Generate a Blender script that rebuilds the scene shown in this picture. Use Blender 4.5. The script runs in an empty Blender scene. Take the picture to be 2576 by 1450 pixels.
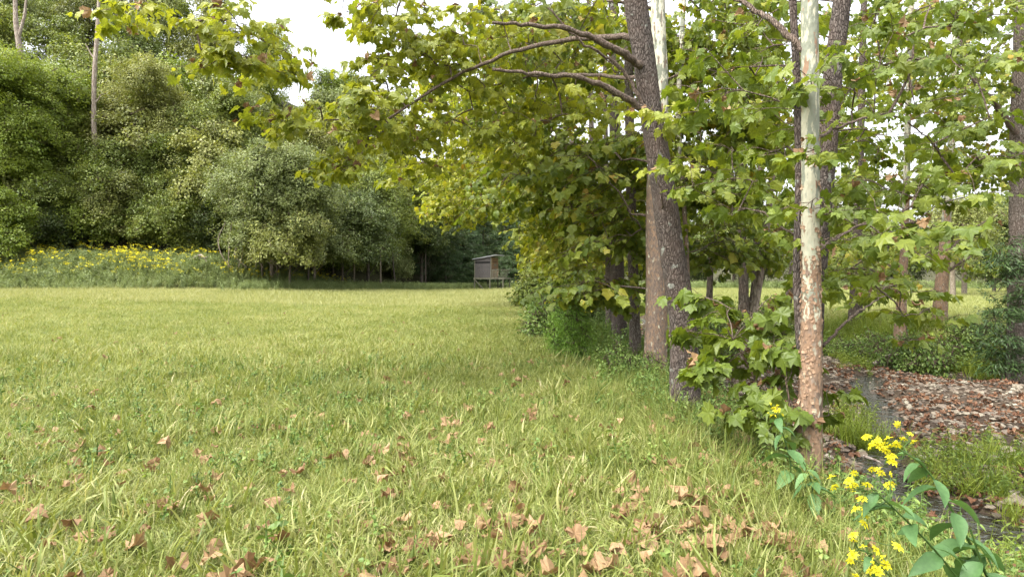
import bpy, math, random
import numpy as np
from mathutils import Vector

R = math.radians
sc = bpy.context.scene
COL = sc.collection
rng = np.random.default_rng(7)

# ------------------------------------------------------------------ camera
cam_d = bpy.data.cameras.new("camera")
cam = bpy.data.objects.new("camera", cam_d)
COL.objects.link(cam)
cam.location = (0, 0, 1.6)
cam.rotation_euler = (R(90), 0, 0)
cam_d.sensor_width = 36
cam_d.lens = 22.5
cam_d.shift_y = -11 / 1024
cam_d.clip_start = 0.05
cam_d.clip_end = 2000
sc.camera = cam

# ------------------------------------------------------------------ sky and sun
SUN_EL, SUN_AZ = 58, -125          # azimuth measured from +Y towards +X
world = bpy.data.worlds.new("World")
sc.world = world
world.use_nodes = True
wn = world.node_tree
wn.nodes.clear()
sky = wn.nodes.new("ShaderNodeTexSky")
sky.sky_type = 'NISHITA'
sky.sun_disc = False
sky.sun_elevation = R(SUN_EL)
sky.sun_rotation = R(SUN_AZ)
sky.air_density = 1.0
sky.dust_density = 6.0
sky.ozone_density = 1.0
hs = wn.nodes.new("ShaderNodeHueSaturation")
hs.inputs['Saturation'].default_value = 0.22
bg = wn.nodes.new("ShaderNodeBackground")
bg.inputs['Strength'].default_value = 0.15
wo = wn.nodes.new("ShaderNodeOutputWorld")
wn.links.new(sky.outputs[0], hs.inputs['Color'])
wn.links.new(hs.outputs[0], bg.inputs['Color'])
wn.links.new(bg.outputs[0], wo.inputs['Surface'])
sun_d = bpy.data.lights.new("sun", 'SUN')
sun_d.energy = 0.6
sun_d.angle = R(75)
sun_d.color = (1.0, 0.95, 0.86)
sun = bpy.data.objects.new("sun", sun_d)
COL.objects.link(sun)
a, e = R(SUN_AZ), R(SUN_EL)
sdir = Vector((math.sin(a) * math.cos(e), math.cos(a) * math.cos(e), math.sin(e)))
sun.rotation_euler = sdir.to_track_quat('Z', 'Y').to_euler()
sc.view_settings.view_transform = 'Standard'
sc.view_settings.look = 'None'
sc.view_settings.exposure = 2.2
sc.view_settings.gamma = 1
sc.view_settings.use_curve_mapping = False
sc.cycles.max_bounces = 8
sc.cycles.diffuse_bounces = 4
sc.cycles.glossy_bounces = 3
sc.cycles.transmission_bounces = 6
sc.cycles.transparent_max_bounces = 8

# ------------------------------------------------------------------ helpers
FD, CX, HY = 1609.4, 1287.5, 697.0
def W(dx, dy, Y):
    """a place in the valley seen in direction (dx, dy) at depth Y"""
    return np.array([(dx - CX) / FD * Y, Y, 1.6 - (dy - HY) / FD * Y])

def sst(a, b, x):
    t = np.clip((np.asarray(x, float) - a) / (b - a), 0, 1)
    return t * t * (3 - 2 * t)

def vnoise(x, y, s=1.0, seed=0):
    """cheap smooth value noise, vectorised"""
    x = np.asarray(x, float) / s + seed * 17.3; y = np.asarray(y, float) / s - seed * 9.1
    xi = np.floor(x).astype(np.int64); yi = np.floor(y).astype(np.int64)
    fx = x - xi; fy = y - yi
    fx = fx * fx * (3 - 2 * fx); fy = fy * fy * (3 - 2 * fy)
    def h(i, j):
        n = (i * 374761393 + j * 668265263 + seed * 69069) & 0xffffffff
        n = ((n ^ (n >> 13)) * 1274126177) & 0xffffffff
        return ((n ^ (n >> 16)) & 0xffff) / 65535.0
    return (h(xi, yi) * (1 - fx) + h(xi + 1, yi) * fx) * (1 - fy) + (h(xi, yi + 1) * (1 - fx) + h(xi + 1, yi + 1) * fx) * fy

def polydist(x, y, P):
    x = np.asarray(x, float); y = np.asarray(y, float)
    best = np.full(x.shape, 1e9)
    for (ax, ay), (bx, by) in zip(P[:-1], P[1:]):
        vx, vy = bx - ax, by - ay
        t = np.clip(((x - ax) * vx + (y - ay) * vy) / (vx * vx + vy * vy), 0, 1)
        best = np.minimum(best, np.hypot(x - ax - t * vx, y - ay - t * vy))
    return best

CH_NEAR = [(8.6, 15.5), (7.4, 13.5), (6.7, 11.6), (5.9, 10.3), (4.9, 8.6), (4.25, 7.2), (4.7, 6.1), (5.6, 3.5), (7, 0), (9, -8)]
CH_FAR = [(7, 60), (7.2, 45), (7.6, 30), (9.3, 24), (10.4, 19.5), (10.2, 16.8), (10.9, 15.0), (13, 14.2), (18, 13.6), (40, 12)]

EX = [-300, -36, -26, -20, -12.9, -5, 0.7, 3, 12, 20, 60, 300]
EY = [45, 45, 48, 55, 72, 88, 90, 90, 88, 86, 84, 84]
def edgeY(x): return np.interp(x, EX, EY)
def xR(y): return np.interp(y, [0, 13.0, 14.2, 15.5, 18, 22, 26, 40, 90], [60, 40, 16, 11.6, 10.9, 11.0, 10.2, 9.0, 9.0])
def xL(y): return 2.75 + 0.15 * np.sin(np.asarray(y, float) * 0.6) + np.interp(y, [0, 4, 7, 10, 20, 60], [-.25, -.35, -.3, 0, 0.3, 1.2])

def bedmask(x, y):
    x = np.asarray(x, float); y = np.asarray(y, float)
    m = sst(0.1, 1.35, x - xL(y)) * (1 - sst(-0.2, 2.2, x - xR(y)))
    return m * (1 - sst(55, 70, y))

def H(x, y):
    x = np.asarray(x, float); y = np.asarray(y, float)
    z = 0.7 * sst(-4, -30, x) * sst(12, 45, y) + 0.05 * (vnoise(x, y, 2.2, 1) - .5) + 0.10 * (vnoise(x, y, 7, 2) - .5)
    z = z - 0.12 * sst(1.2, 2.6, x) * (1 - sst(2.6, 6, x))
    b = bedmask(x, y)
    bed = -0.75 + 0.15 * (vnoise(x, y, 0.35, 3) - .5) + 0.09 * (vnoise(x, y, 1.7, 4) - .5)
    bed = bed + 0.16 * sst(0, 1, (x - 5.6) / 1.2) * (1 - sst(7.5, 9, y))
    bed = bed - 0.20 * np.exp(-(polydist(x, y, CH_NEAR) / 0.42) ** 2) - 0.20 * np.exp(-(polydist(x, y, CH_FAR) / 0.6) ** 2)
    z = z * (1 - b) + bed * b
    r = np.maximum(0, y - edgeY(x))
    bank = np.interp(x, [-60, -25, -17], [2.3, 2.0, 0.0])
    slope = np.interp(x, [-90, -50, -22, -5, 10, 60], [.72, .68, .44, .20, .10, .10])
    hill = bank * sst(0, 8, r) + slope * np.clip(r - 10, 0, 60) * (1 - 0.25 * sst(20, 120, r))
    z = z + np.minimum(hill, 70) + 0.8 * (vnoise(x, y, 9, 5) - .5) * sst(6, 20, r)
    # the sheet goes on nearly level behind the camera and to the far right
    return z

def mesh_from(name, V, F=None, mats=(), smooth=False, loops=None):
    me = bpy.data.meshes.new(name)
    V = np.asarray(V, np.float32)
    if F is None or len(F) == 0:
        me.vertices.add(len(V)); me.vertices.foreach_set("co", V.ravel())
    elif isinstance(F, np.ndarray):
        n, k = F.shape
        me.vertices.add(len(V)); me.vertices.foreach_set("co", V.ravel())
        me.loops.add(n * k); me.loops.foreach_set("vertex_index", F.astype(np.int32).ravel())
        me.polygons.add(n)
        me.polygons.foreach_set("loop_start", np.arange(0, n * k, k, dtype=np.int32))
        me.update(calc_edges=True)
    else:
        me.from_pydata([tuple(map(float, v)) for v in V], [], F)
    for m in mats: me.materials.append(m)
    if smooth and len(me.polygons):
        me.polygons.foreach_set("use_smooth", np.ones(len(me.polygons), bool))
    me.update()
    return me

def add(name, me, parent=None, label=None, cat=None, group=None, kind=None, loc=None):
    o = bpy.data.objects.new(name, me)
    COL.objects.link(o)
    if parent is not None: o.parent = parent
    if loc is not None: o.location = [float(c) for c in loc]
    if label: o["label"] = label
    if cat: o["category"] = cat
    if group: o["group"] = group
    if kind: o["kind"] = kind
    return o

def thing(name, label, cat, loc=(0, 0, 0), group=None, rz=0):
    o = add(name, None, None, label, cat, group, None, loc)
    o.rotation_euler.z = rz
    return o

class MB:
    """collects polygons of one part"""
    def __init__(s): s.v = []; s.f = []; s.n = 0
    def put(s, V, F):
        V = np.asarray(V, float)
        s.v.append(V); s.f += [tuple(i + s.n for i in f) for f in F]; s.n += len(V)
    def box(s, c, d, rot=None, jit=0.0):
        c = np.array(c, float); d = np.array(d, float) / 2
        V = np.array([(x, y, z) for x in (-1, 1) for y in (-1, 1) for z in (-1, 1)], float) * d
        if rot is not None: V = V @ np.array(rot).T
        s.put(V + c, [(0, 1, 3, 2), (4, 6, 7, 5), (0, 4, 5, 1), (2, 3, 7, 6), (0, 2, 6, 4), (1, 5, 7, 3)])
    def bar(s, a, b, w, h):
        a = np.array(a, float); b = np.array(b, float); d = b - a; L = np.linalg.norm(d); d /= L
        up = np.array([0, 0, 1.]) if abs(d[2]) < .95 else np.array([0, 1., 0])
        sx = np.cross(d, up); sx /= np.linalg.norm(sx); sy = np.cross(sx, d)
        s.box((a + b) / 2, (L, w, h), np.stack([d, sx, sy], 1))
    def build(s, name, m, parent=None, **k):
        return add(name, mesh_from(name, np.concatenate(s.v), s.f, [m]), parent, **k)

def tubes(paths, sides=6, seed=0):
    """paths: list of (points Nx3, radii N). one joined quad mesh"""
    Vs = []; Fs = []; n0 = 0
    ang0 = np.linspace(0, 2 * np.pi, sides, endpoint=False)
    for P, r in paths:
        P = np.asarray(P, float); r = np.asarray(r, float); n = len(P)
        if n < 2: continue
        T = np.gradient(P, axis=0); T /= np.linalg.norm(T, axis=1)[:, None] + 1e-9
        ref = np.array([0., 0, 1]) if abs(T[0, 2]) < .9 else np.array([1., 0, 0])
        A = np.cross(T, ref); A /= np.linalg.norm(A, axis=1)[:, None] + 1e-9
        B = np.cross(T, A)
        V = P[:, None] + r[:, None, None] * (np.cos(ang0)[None, :, None] * A[:, None] + np.sin(ang0)[None, :, None] * B[:, None])
        V = V.reshape(-1, 3)
        i = np.arange(n - 1)[:, None] * sides; j = np.arange(sides)[None]; j2 = (j + 1) % sides
        F = np.stack([i + j, i + j2, i + sides + j2, i + sides + j], -1).reshape(-1, 4) + n0
        Vs.append(V); Fs.append(F); n0 += len(V)
    return np.concatenate(Vs), np.concatenate(Fs)

def smooth_path(pts, n, rad=None):
    """Catmull-Rom through the points, evenly sampled"""
    P = np.array(pts, float); k = len(P)
    if k == 2: 
        t = np.linspace(0, 1, n)[:, None]; Q = P[0] * (1 - t) + P[1] * t
    else:
        E = np.vstack([2 * P[0] - P[1], P, 2 * P[-1] - P[-2]])
        u = np.linspace(0, k - 1 - 1e-6, n); i = u.astype(int); t = (u - i)[:, None]
        a, b, c, d = E[i], E[i + 1], E[i + 2], E[i + 3]
        Q = .5 * ((2 * b) + (c - a) * t + (2 * a - 5 * b + 4 * c - d) * t * t + (3 * b - a - 3 * c + d) * t ** 3)
    if rad is None: return Q
    return Q, np.interp(np.linspace(0, k - 1, n), np.arange(k), rad)

# ------------------------------------------------------------------ materials
def newmat(name):
    m = bpy.data.materials.new(name); m.use_nodes = True
    nt = m.node_tree; nt.nodes.clear()
    out = nt.nodes.new("ShaderNodeOutputMaterial")
    return m, nt, out
def N(nt, t, **k):
    n = nt.nodes.new(t)
    for a_, b_ in k.items(): setattr(n, a_, b_)
    return n
def ramp(nt, cols, fac=None, interp='LINEAR'):
    r = N(nt, "ShaderNodeValToRGB"); cr = r.color_ramp; cr.interpolation = interp
    while len(cr.elements) > 1: cr.elements.remove(cr.elements[-1])
    cr.elements[0].position = cols[0][0]; cr.elements[0].color = (*cols[0][1], 1)
    for p, c in cols[1:]:
        q = cr.elements.new(p); q.color = (*c, 1)
    if fac is not None: nt.links.new(fac, r.inputs[0])
    return r
def math_n(nt, op, a_, b_=None):
    n = N(nt, "ShaderNodeMath", operation=op)
    for i, v in enumerate((a_, b_)):
        if v is None: continue
        if isinstance(v, (int, float)): n.inputs[i].default_value = v
        else: nt.links.new(v, n.inputs[i])
    return n.outputs[0]
def mixc(nt, f, c1, c2, blend='MIX'):
    n = N(nt, "ShaderNodeMix", data_type='RGBA', blend_type=blend)
    for idx, v in ((0, f), (6, c1), (7, c2)):
        if isinstance(v, (int, float)): n.inputs[idx].default_value = v
        elif isinstance(v, tuple): n.inputs[idx].default_value = (*v, 1)
        else: nt.links.new(v, n.inputs[idx])
    return n.outputs[2]
def coords(nt, scale=(1, 1, 1), kind='Object'):
    tc = N(nt, "ShaderNodeTexCoord"); mp = N(nt, "ShaderNodeMapping")
    mp.inputs['Scale'].default_value = scale
    nt.links.new(tc.outputs[kind], mp.inputs[0]); return mp.outputs[0]
def noise(nt, vec, scale, detail=4, rough=.55):
    n = N(nt, "ShaderNodeTexNoise"); n.inputs['Scale'].default_value = scale
    n.inputs['Detail'].default_value = detail; n.inputs['Roughness'].default_value = rough
    nt.links.new(vec, n.inputs['Vector']); return n.outputs['Fac']
def bump(nt, h, strength, dist=.02, normal=None):
    b = N(nt, "ShaderNodeBump"); b.inputs['Strength'].default_value = strength; b.inputs['Distance'].default_value = dist
    nt.links.new(h, b.inputs['Height'])
    if normal is not None: nt.links.new(normal, b.inputs['Normal'])
    return b.outputs[0]

def leafmat(name, cols, trans=0.35, rough=.5, spec=.35, tcol=(1.25, 1.2, .6), vein=None):
    """cols run over a 0..1 shade; each leaf has its own shade (instance 'tint' plus mesh 'v')"""
    m, nt, out = newmat(name)
    t = N(nt, "ShaderNodeAttribute", attribute_type='INSTANCER', attribute_name='tint')
    v = N(nt, "ShaderNodeAttribute", attribute_type='GEOMETRY', attribute_name='v')
    f = math_n(nt, 'ADD', math_n(nt, 'MULTIPLY', t.outputs['Fac'], .5), math_n(nt, 'MULTIPLY', v.outputs['Fac'], .5))
    r = ramp(nt, cols, f)
    c = r.outputs[0]
    co = coords(nt, (1, 1, 1), 'Object')
    nz = noise(nt, co, 9, 3)
    c = mixc(nt, .5, c, ramp(nt, [(0.3, (.62, .66, .6)), (.7, (1.3, 1.25, 1.2))], nz).outputs[0], 'MULTIPLY')
    p = N(nt, "ShaderNodeBsdfPrincipled")
    p.inputs['Roughness'].default_value = rough
    p.inputs['Specular IOR Level'].default_value = spec
    nt.links.new(c, p.inputs['Base Color'])
    if trans > 0:
        tr = N(nt, "ShaderNodeBsdfTranslucent")
        nt.links.new(mixc(nt, 1.0, c, tcol, 'MULTIPLY'), tr.inputs['Color'])
        mx = N(nt, "ShaderNodeMixShader"); mx.inputs[0].default_value = trans
        nt.links.new(p.outputs[0], mx.inputs[1]); nt.links.new(tr.outputs[0], mx.inputs[2])
        nt.links.new(mx.outputs[0], out.inputs[0])
    else:
        nt.links.new(p.outputs[0], out.inputs[0])
    return m

M = {}
M['syc'] = leafmat('sycamore_leaf_green', [(0, (.05, .09, .013)), (.45, (.12, .165, .02)), (.8, (.225, .26, .033)), (.93, (.35, .31, .04)), (1, (.28, .12, .04))], .42, .45, .4)
M['sycy'] = leafmat('sycamore_leaf_yellowing', [(0, (.09, .13, .016)), (.4, (.19, .225, .025)), (.8, (.33, .34, .035)), (.95, (.43, .36, .04)), (1, (.30, .12, .03))], .45, .45, .4)
M['mid'] = leafmat('leaf_mid_green', [(0, (.055, .085, .015)), (.5, (.125, .165, .028)), (1, (.27, .30, .065))], .3)
M['olive'] = leafmat('leaf_olive', [(0, (.08, .10, .025)), (.5, (.17, .19, .045)), (1, (.33, .34, .11))], .3)
M['pale'] = leafmat('leaf_pale_green', [(0, (.085, .115, .03)), (.5, (.17, .205, .065)), (1, (.34, .37, .165))], .3)
M['bright'] = leafmat('leaf_bright_green', [(0, (.075, .12, .013)), (.5, (.17, .225, .028)), (1, (.31, .36, .065))], .35)
M['dark'] = leafmat('leaf_dark_green', [(0, (.035, .055, .014)), (.5, (.07, .10, .025)), (1, (.14, .18, .05))], .22)
M['cedar'] = leafmat('cedar_green', [(0, (.06, .13, .015)), (.5, (.14, .26, .03)), (1, (.25, .40, .06))], .25)
M['herb'] = leafmat('herb_green', [(0, (.05, .10, .02)), (.5, (.12, .19, .04)), (1, (.25, .32, .09))], .35)
M['wing'] = leafmat('wingstem_leaf', [(0, (.05, .11, .035)), (.5, (.08, .16, .055)), (1, (.13, .23, .08))], .3, .55, .3)
M['grass'] = leafmat('grass_blade', [(0, (.045, .075, .016)), (.28, (.12, .16, .032)), (.55, (.22, .25, .065)), (.75, (.34, .345, .14)), (.9, (.43, .38, .22)), (1, (.26, .18, .10))], .35, .5, .3, (1.2, 1.15, .6))
M['fgrass'] = leafmat('far_grass_blade', [(0, (.13, .16, .045)), (.35, (.23, .25, .085)), (.7, (.33, .335, .145)), (1, (.41, .37, .19))], .35, .5, .35, (1.2, 1.15, .6))
M['yellow'] = leafmat('yellow_petal', [(0, (.50, .42, .012)), (.5, (.70, .62, .02)), (1, (.78, .72, .05))], .3, .6, .2, (1.1, 1.05, .6))
M['litter'] = leafmat('dead_leaf', [(0, (.065, .034, .016)), (.35, (.165, .096, .045)), (.7, (.31, .205, .11)), (1, (.44, .345, .215))], .18, .6, .25, (1.1, .95, .7))
M['duff'] = leafmat('creek_leaf', [(0, (.045, .021, .012)), (.5, (.14, .066, .034)), (1, (.26, .155, .09))], .1, .6, .25, (1.1, .95, .7))
M['weed'] = leafmat('bank_weed_green', [(0, (.09, .13, .04)), (.5, (.17, .22, .08)), (1, (.31, .36, .17))], .35)
M['needle'] = leafmat('conifer_needles', [(0, (.018, .04, .010)), (.5, (.035, .07, .016)), (1, (.07, .12, .03))], .15)

def ground_mat(name, c1, c2, c3, s=3.0):
    m, nt, out = newmat(name)
    co = coords(nt)
    n1 = noise(nt, co, s, 6); n2 = noise(nt, co, s * 9, 5, .7); n3 = noise(nt, co, .35, 3)
    c = ramp(nt, [(.3, c1), (.5, c2), (.72, c3)], math_n(nt, 'ADD', math_n(nt, 'MULTIPLY', n1, .5), math_n(nt, 'MULTIPLY', n2, .5)))
    c = mixc(nt, .35, c.outputs[0], ramp(nt, [(.3, (.6, .6, .55)), (.7, (1.3, 1.3, 1.2))], n3).outputs[0], 'MULTIPLY')
    p = N(nt, "ShaderNodeBsdfPrincipled"); p.inputs['Roughness'].default_value = .9; p.inputs['Specular IOR Level'].default_value = .15
    nt.links.new(c, p.inputs['Base Color']); nt.links.new(bump(nt, n2, .8, .05), p.inputs['Normal'])
    nt.links.new(p.outputs[0], out.inputs[0]); return m
M['meadow'] = ground_mat('meadow_thatch', (.05, .06, .016), (.10, .115, .03), (.17, .16, .05))
M['farfield'] = ground_mat('far_meadow', (.17, .24, .04), (.26, .33, .06), (.35, .40, .09), 1.2)
M['woodfloor'] = ground_mat('forest_floor', (.02, .022, .01), (.045, .045, .02), (.08, .075, .035))
M['creekbed'] = ground_mat('gravel_and_silt', (.03, .022, .016), (.07, .05, .035), (.13, .10, .07), 8)

def bark_dark(name, base=(.095, .078, .066), hi=(.18, .155, .135), lo=(.028, .021, .017), sx=30, sz=7, lichen=.5):
    m, nt, out = newmat(name)
    co = coords(nt, (1, 1, sz / sx))
    vo = N(nt, "ShaderNodeTexVoronoi", feature='DISTANCE_TO_EDGE'); vo.inputs['Scale'].default_value = sx
    wv = noise(nt, co, 6, 3)
    mxv = N(nt, "ShaderNodeMix", data_type='VECTOR'); mxv.inputs[0].default_value = .06
    nt.links.new(co, mxv.inputs[4])
    nzc = N(nt, "ShaderNodeTexNoise"); nzc.inputs['Scale'].default_value = 9; nt.links.new(co, nzc.inputs['Vector'])
    nt.links.new(nzc.outputs['Color'], mxv.inputs[5]); nt.links.new(mxv.outputs[1], vo.inputs['Vector'])
    edge = ramp(nt, [(0, (0, 0, 0)), (.09, (.6, .6, .6)), (.22, (1, 1, 1))], vo.outputs['Distance']).outputs[0]
    n2 = noise(nt, co, 40, 4, .7); n3 = noise(nt, coords(nt), 2.2, 4)
    c = ramp(nt, [(.25, lo), (.5, base), (.8, hi)], n2).outputs[0]
    c = mixc(nt, edge, lo, c)
    c = mixc(nt, math_n(nt, 'MULTIPLY', ramp(nt, [(.42, (0, 0, 0)), (.62, (1, 1, 1))], n3).outputs[0], .25), c, (.13, .085, .065))
    li = ramp(nt, [(.64, (0, 0, 0)), (.70, (1, 1, 1))], noise(nt, coords(nt), 7, 3)).outputs[0]
    c = mixc(nt, math_n(nt, 'MULTIPLY', li, lichen), c, (.30, .32, .27))
    p = N(nt, "ShaderNodeBsdfPrincipled"); p.inputs['Roughness'].default_value = .85; p.inputs['Specular IOR Level'].default_value = .2
    nt.links.new(c, p.inputs['Base Color'])
    h = math_n(nt, 'ADD', edge, math_n(nt, 'MULTIPLY', n2, .5))
    nt.links.new(bump(nt, h, .9, .012), p.inputs['Normal']); nt.links.new(p.outputs[0], out.inputs[0]); return m

def bark_syc(name, z0, z1, cream=(.34, .325, .24), grey=(.17, .18, .135), tan=(.20, .125, .078), brown=(.12, .088, .065)):
    """flaking below z0, cream above z1"""
    m, nt, out = newmat(name)
    g = N(nt, "ShaderNodeNewGeometry"); sp = N(nt, "ShaderNodeSeparateXYZ"); nt.links.new(g.outputs['Position'], sp.inputs[0])
    up = N(nt, "ShaderNodeMapRange"); up.inputs[1].default_value = z0; up.inputs[2].default_value = z1
    nt.links.new(sp.outputs[2], up.inputs[0]); h = up.outputs[0]
    co = coords(nt, (1, 1, .45)); cs = coords(nt, (1, 1, .28))
    warp = noise(nt, co, 12, 4, .6)
    n1 = noise(nt, cs, 9, 5, .62)
    # smooth upper bark: cream with grey green and tan islands
    c_up = ramp(nt, [(.30, grey), (.47, grey), (.50, cream), (.60, cream), (.63, (.30, .31, .23)), (.74, (.36, .32, .21))], n1, 'LINEAR').outputs[0]
    isl = ramp(nt, [(.60, (0, 0, 0)), (.62, (1, 1, 1))], noise(nt, cs, 16, 5, .6)).outputs[0]
    c_up = mixc(nt, isl, c_up, tan)
    # scaly lower bark
    vo = N(nt, "ShaderNodeTexVoronoi", feature='F1'); vo.inputs['Scale'].default_value = 42; nt.links.new(co, vo.inputs['Vector'])
    vc = N(nt, "ShaderNodeSeparateColor"); nt.links.new(vo.outputs['Color'], vc.inputs[0])
    c_lo = ramp(nt, [(0, brown), (.45, tan), (.75, (.24, .155, .098)), (.93, (.16, .115, .085)), (1, cream)], vc.outputs[0]).outputs[0]
    c_lo = mixc(nt, .6, c_lo, ramp(nt, [(.3, (.45, .45, .45)), (.7, (1.3, 1.3, 1.3))], noise(nt, co, 60, 3)).outputs[0], 'MULTIPLY')
    n5 = noise(nt, cs, 8, 5, .68)
    f = math_n(nt, 'ADD', h, math_n(nt, 'MULTIPLY', math_n(nt, 'SUBTRACT', n5, .5), 3.2))
    fm = ramp(nt, [(.47, (0, 0, 0)), (.53, (1, 1, 1))], f).outputs[0]
    c = mixc(nt, fm, c_lo, c_up)
    p = N(nt, "ShaderNodeBsdfPrincipled"); p.inputs['Roughness'].default_value = .75; p.inputs['Specular IOR Level'].default_value = .25
    nt.links.new(c, p.inputs['Base Color'])
    hh = math_n(nt, 'SUBTRACT', math_n(nt, 'MULTIPLY', vo.outputs['Distance'], .8), fm)
    nt.links.new(bump(nt, math_n(nt, 'ADD', hh, math_n(nt, 'MULTIPLY', warp, .4)), .8, .008), p.inputs['Normal'])
    nt.links.new(p.outputs[0], out.inputs[0]); return m

M['bark'] = bark_dark('dark_plated_bark', sx=48, sz=15)
M['barkg'] = bark_dark('grey_brown_bark', (.15, .125, .105), (.28, .25, .21), (.05, .04, .03), 34, 12)
M['barkf'] = bark_dark('forest_bark', (.10, .085, .065), (.18, .16, .13), (.03, .025, .02), 14, 4)
M['barkl'] = bark_dark('pale_forest_bark', (.24, .20, .15), (.38, .34, .27), (.10, .08, .06), 16, 4)
M['snag'] = bark_dark('weathered_dead_wood', (.36, .31, .26), (.55, .50, .44), (.14, .10, .08), 12, 1.5, .2)
M['limb'] = bark_dark('limb_bark', (.17, .13, .10), (.28, .225, .18), (.07, .05, .04), 60, 14, .2)
M['twig'] = bark_dark('twig_bark', (.12, .085, .06), (.20, .15, .11), (.05, .035, .025), 60, 14, .1)
M['syc_white'] = bark_syc('sycamore_bark_white', 0.4, 2.7)
M['syc_mid'] = bark_syc('sycamore_bark_flaking', 2.0, 5.0)
M['syc_up'] = bark_syc('sycamore_bark_high_white', 2.8, 5.0, (.46, .44, .34), tan=(.17, .125, .095), brown=(.13, .10, .08))
M['flake'] = leafmat('bark_flake', [(0, (.14, .085, .055)), (.5, (.24, .155, .10)), (1, (.38, .30, .21))], 0.0, .8, .2)

def wood_mat(name, c1, c2, c3, sc_=(2, 2, 30)):
    m, nt, out = newmat(name)
    co = coords(nt, sc_)
    n1 = noise(nt, co, 2.5, 6, .65); n2 = noise(nt, coords(nt), 1.6, 4)
    c = ramp(nt, [(.3, c1), (.5, c2), (.7, c3)], n1).outputs[0]
    c = mixc(nt, .5, c, ramp(nt, [(.35, (.6, .6, .62)), (.65, (1.2, 1.2, 1.15))], n2).outputs[0], 'MULTIPLY')
    p = N(nt, "ShaderNodeBsdfPrincipled"); p.inputs['Roughness'].default_value = .85
    nt.links.new(c, p.inputs['Base Color']); nt.links.new(bump(nt, n1, .4, .01), p.inputs['Normal'])
    nt.links.new(p.outputs[0], out.inputs[0]); return m
M['plywood'] = wood_mat('weathered_grey_plywood', (.035, .03, .027), (.062, .055, .051), (.105, .096, .088))
M['brownwood'] = wood_mat('brown_door_boards', (.06, .032, .014), (.12, .068, .03), (.17, .105, .05), (20, 20, 2))
M['greywood'] = wood_mat('grey_treated_lumber', (.06, .058, .038), (.10, .096, .065), (.15, .142, .10), (12, 12, 3))
M['rooftin'] = wood_mat('pale_tin_roof', (.20, .205, .21), (.27, .275, .28), (.34, .345, .35), (1, 1, 1))
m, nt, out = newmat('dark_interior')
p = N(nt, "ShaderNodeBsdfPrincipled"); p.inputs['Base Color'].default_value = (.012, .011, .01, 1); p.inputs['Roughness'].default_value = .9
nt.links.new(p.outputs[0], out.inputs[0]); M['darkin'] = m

def stone_mat():
    m, nt, out = newmat('creek_stone')
    t = N(nt, "ShaderNodeAttribute", attribute_type='INSTANCER', attribute_name='tint')
    c = ramp(nt, [(0, (.05, .038, .028)), (.3, (.11, .085, .06)), (.55, (.18, .14, .10)), (.8, (.23, .205, .15)), (1, (.34, .31, .24))], t.outputs['Fac']).outputs[0]
    co = coords(nt); n1 = noise(nt, co, 7, 5, .65)
    c = mixc(nt, .6, c, ramp(nt, [(.3, (.5, .48, .45)), (.7, (1.3, 1.3, 1.3))], n1).outputs[0], 'MULTIPLY')
    p = N(nt, "ShaderNodeBsdfPrincipled"); p.inputs['Roughness'].default_value = .6
    nt.links.new(c, p.inputs['Base Color']); nt.links.new(bump(nt, n1, .5, .02), p.inputs['Normal'])
    nt.links.new(p.outputs[0], out.inputs[0]); return m
M['stone'] = stone_mat()
m, nt, out = newmat('shallow_creek_water')
co = coords(nt, (1, 1, 1)); n1 = noise(nt, co, 6.5, 1, .5); n2 = noise(nt, co, 19, 1, .5)
p = N(nt, "ShaderNodeBsdfPrincipled"); p.inputs['Base Color'].default_value = (.035, .035, .022, 1)
p.inputs['Roughness'].default_value = .02; p.inputs['IOR'].default_value = 1.5; p.inputs['Specular IOR Level'].default_value = .9
p.inputs['Transmission Weight'].default_value = .25
nt.links.new(bump(nt, math_n(nt, 'ADD', n1, math_n(nt, 'MULTIPLY', n2, .25)), 1.0, .12), p.inputs['Normal'])
nt.links.new(p.outputs[0], out.inputs[0]); M['water'] = m

# ------------------------------------------------------------------ prototypes and scattering
def proto(name, V, F, mats, v=None, midx=None, smooth=False):
    me = mesh_from(name, V, F, mats, smooth)
    at = me.attributes.new('v', 'FLOAT', 'FACE')
    at.data.foreach_set('value', np.asarray(v if v is not None else np.full(len(me.polygons), .5), np.float32))
    if midx is not None: me.polygons.foreach_set('material_index', np.asarray(midx, np.int32))
    return bpy.data.objects.new(name, me)      # never linked: only a mesh source

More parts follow.
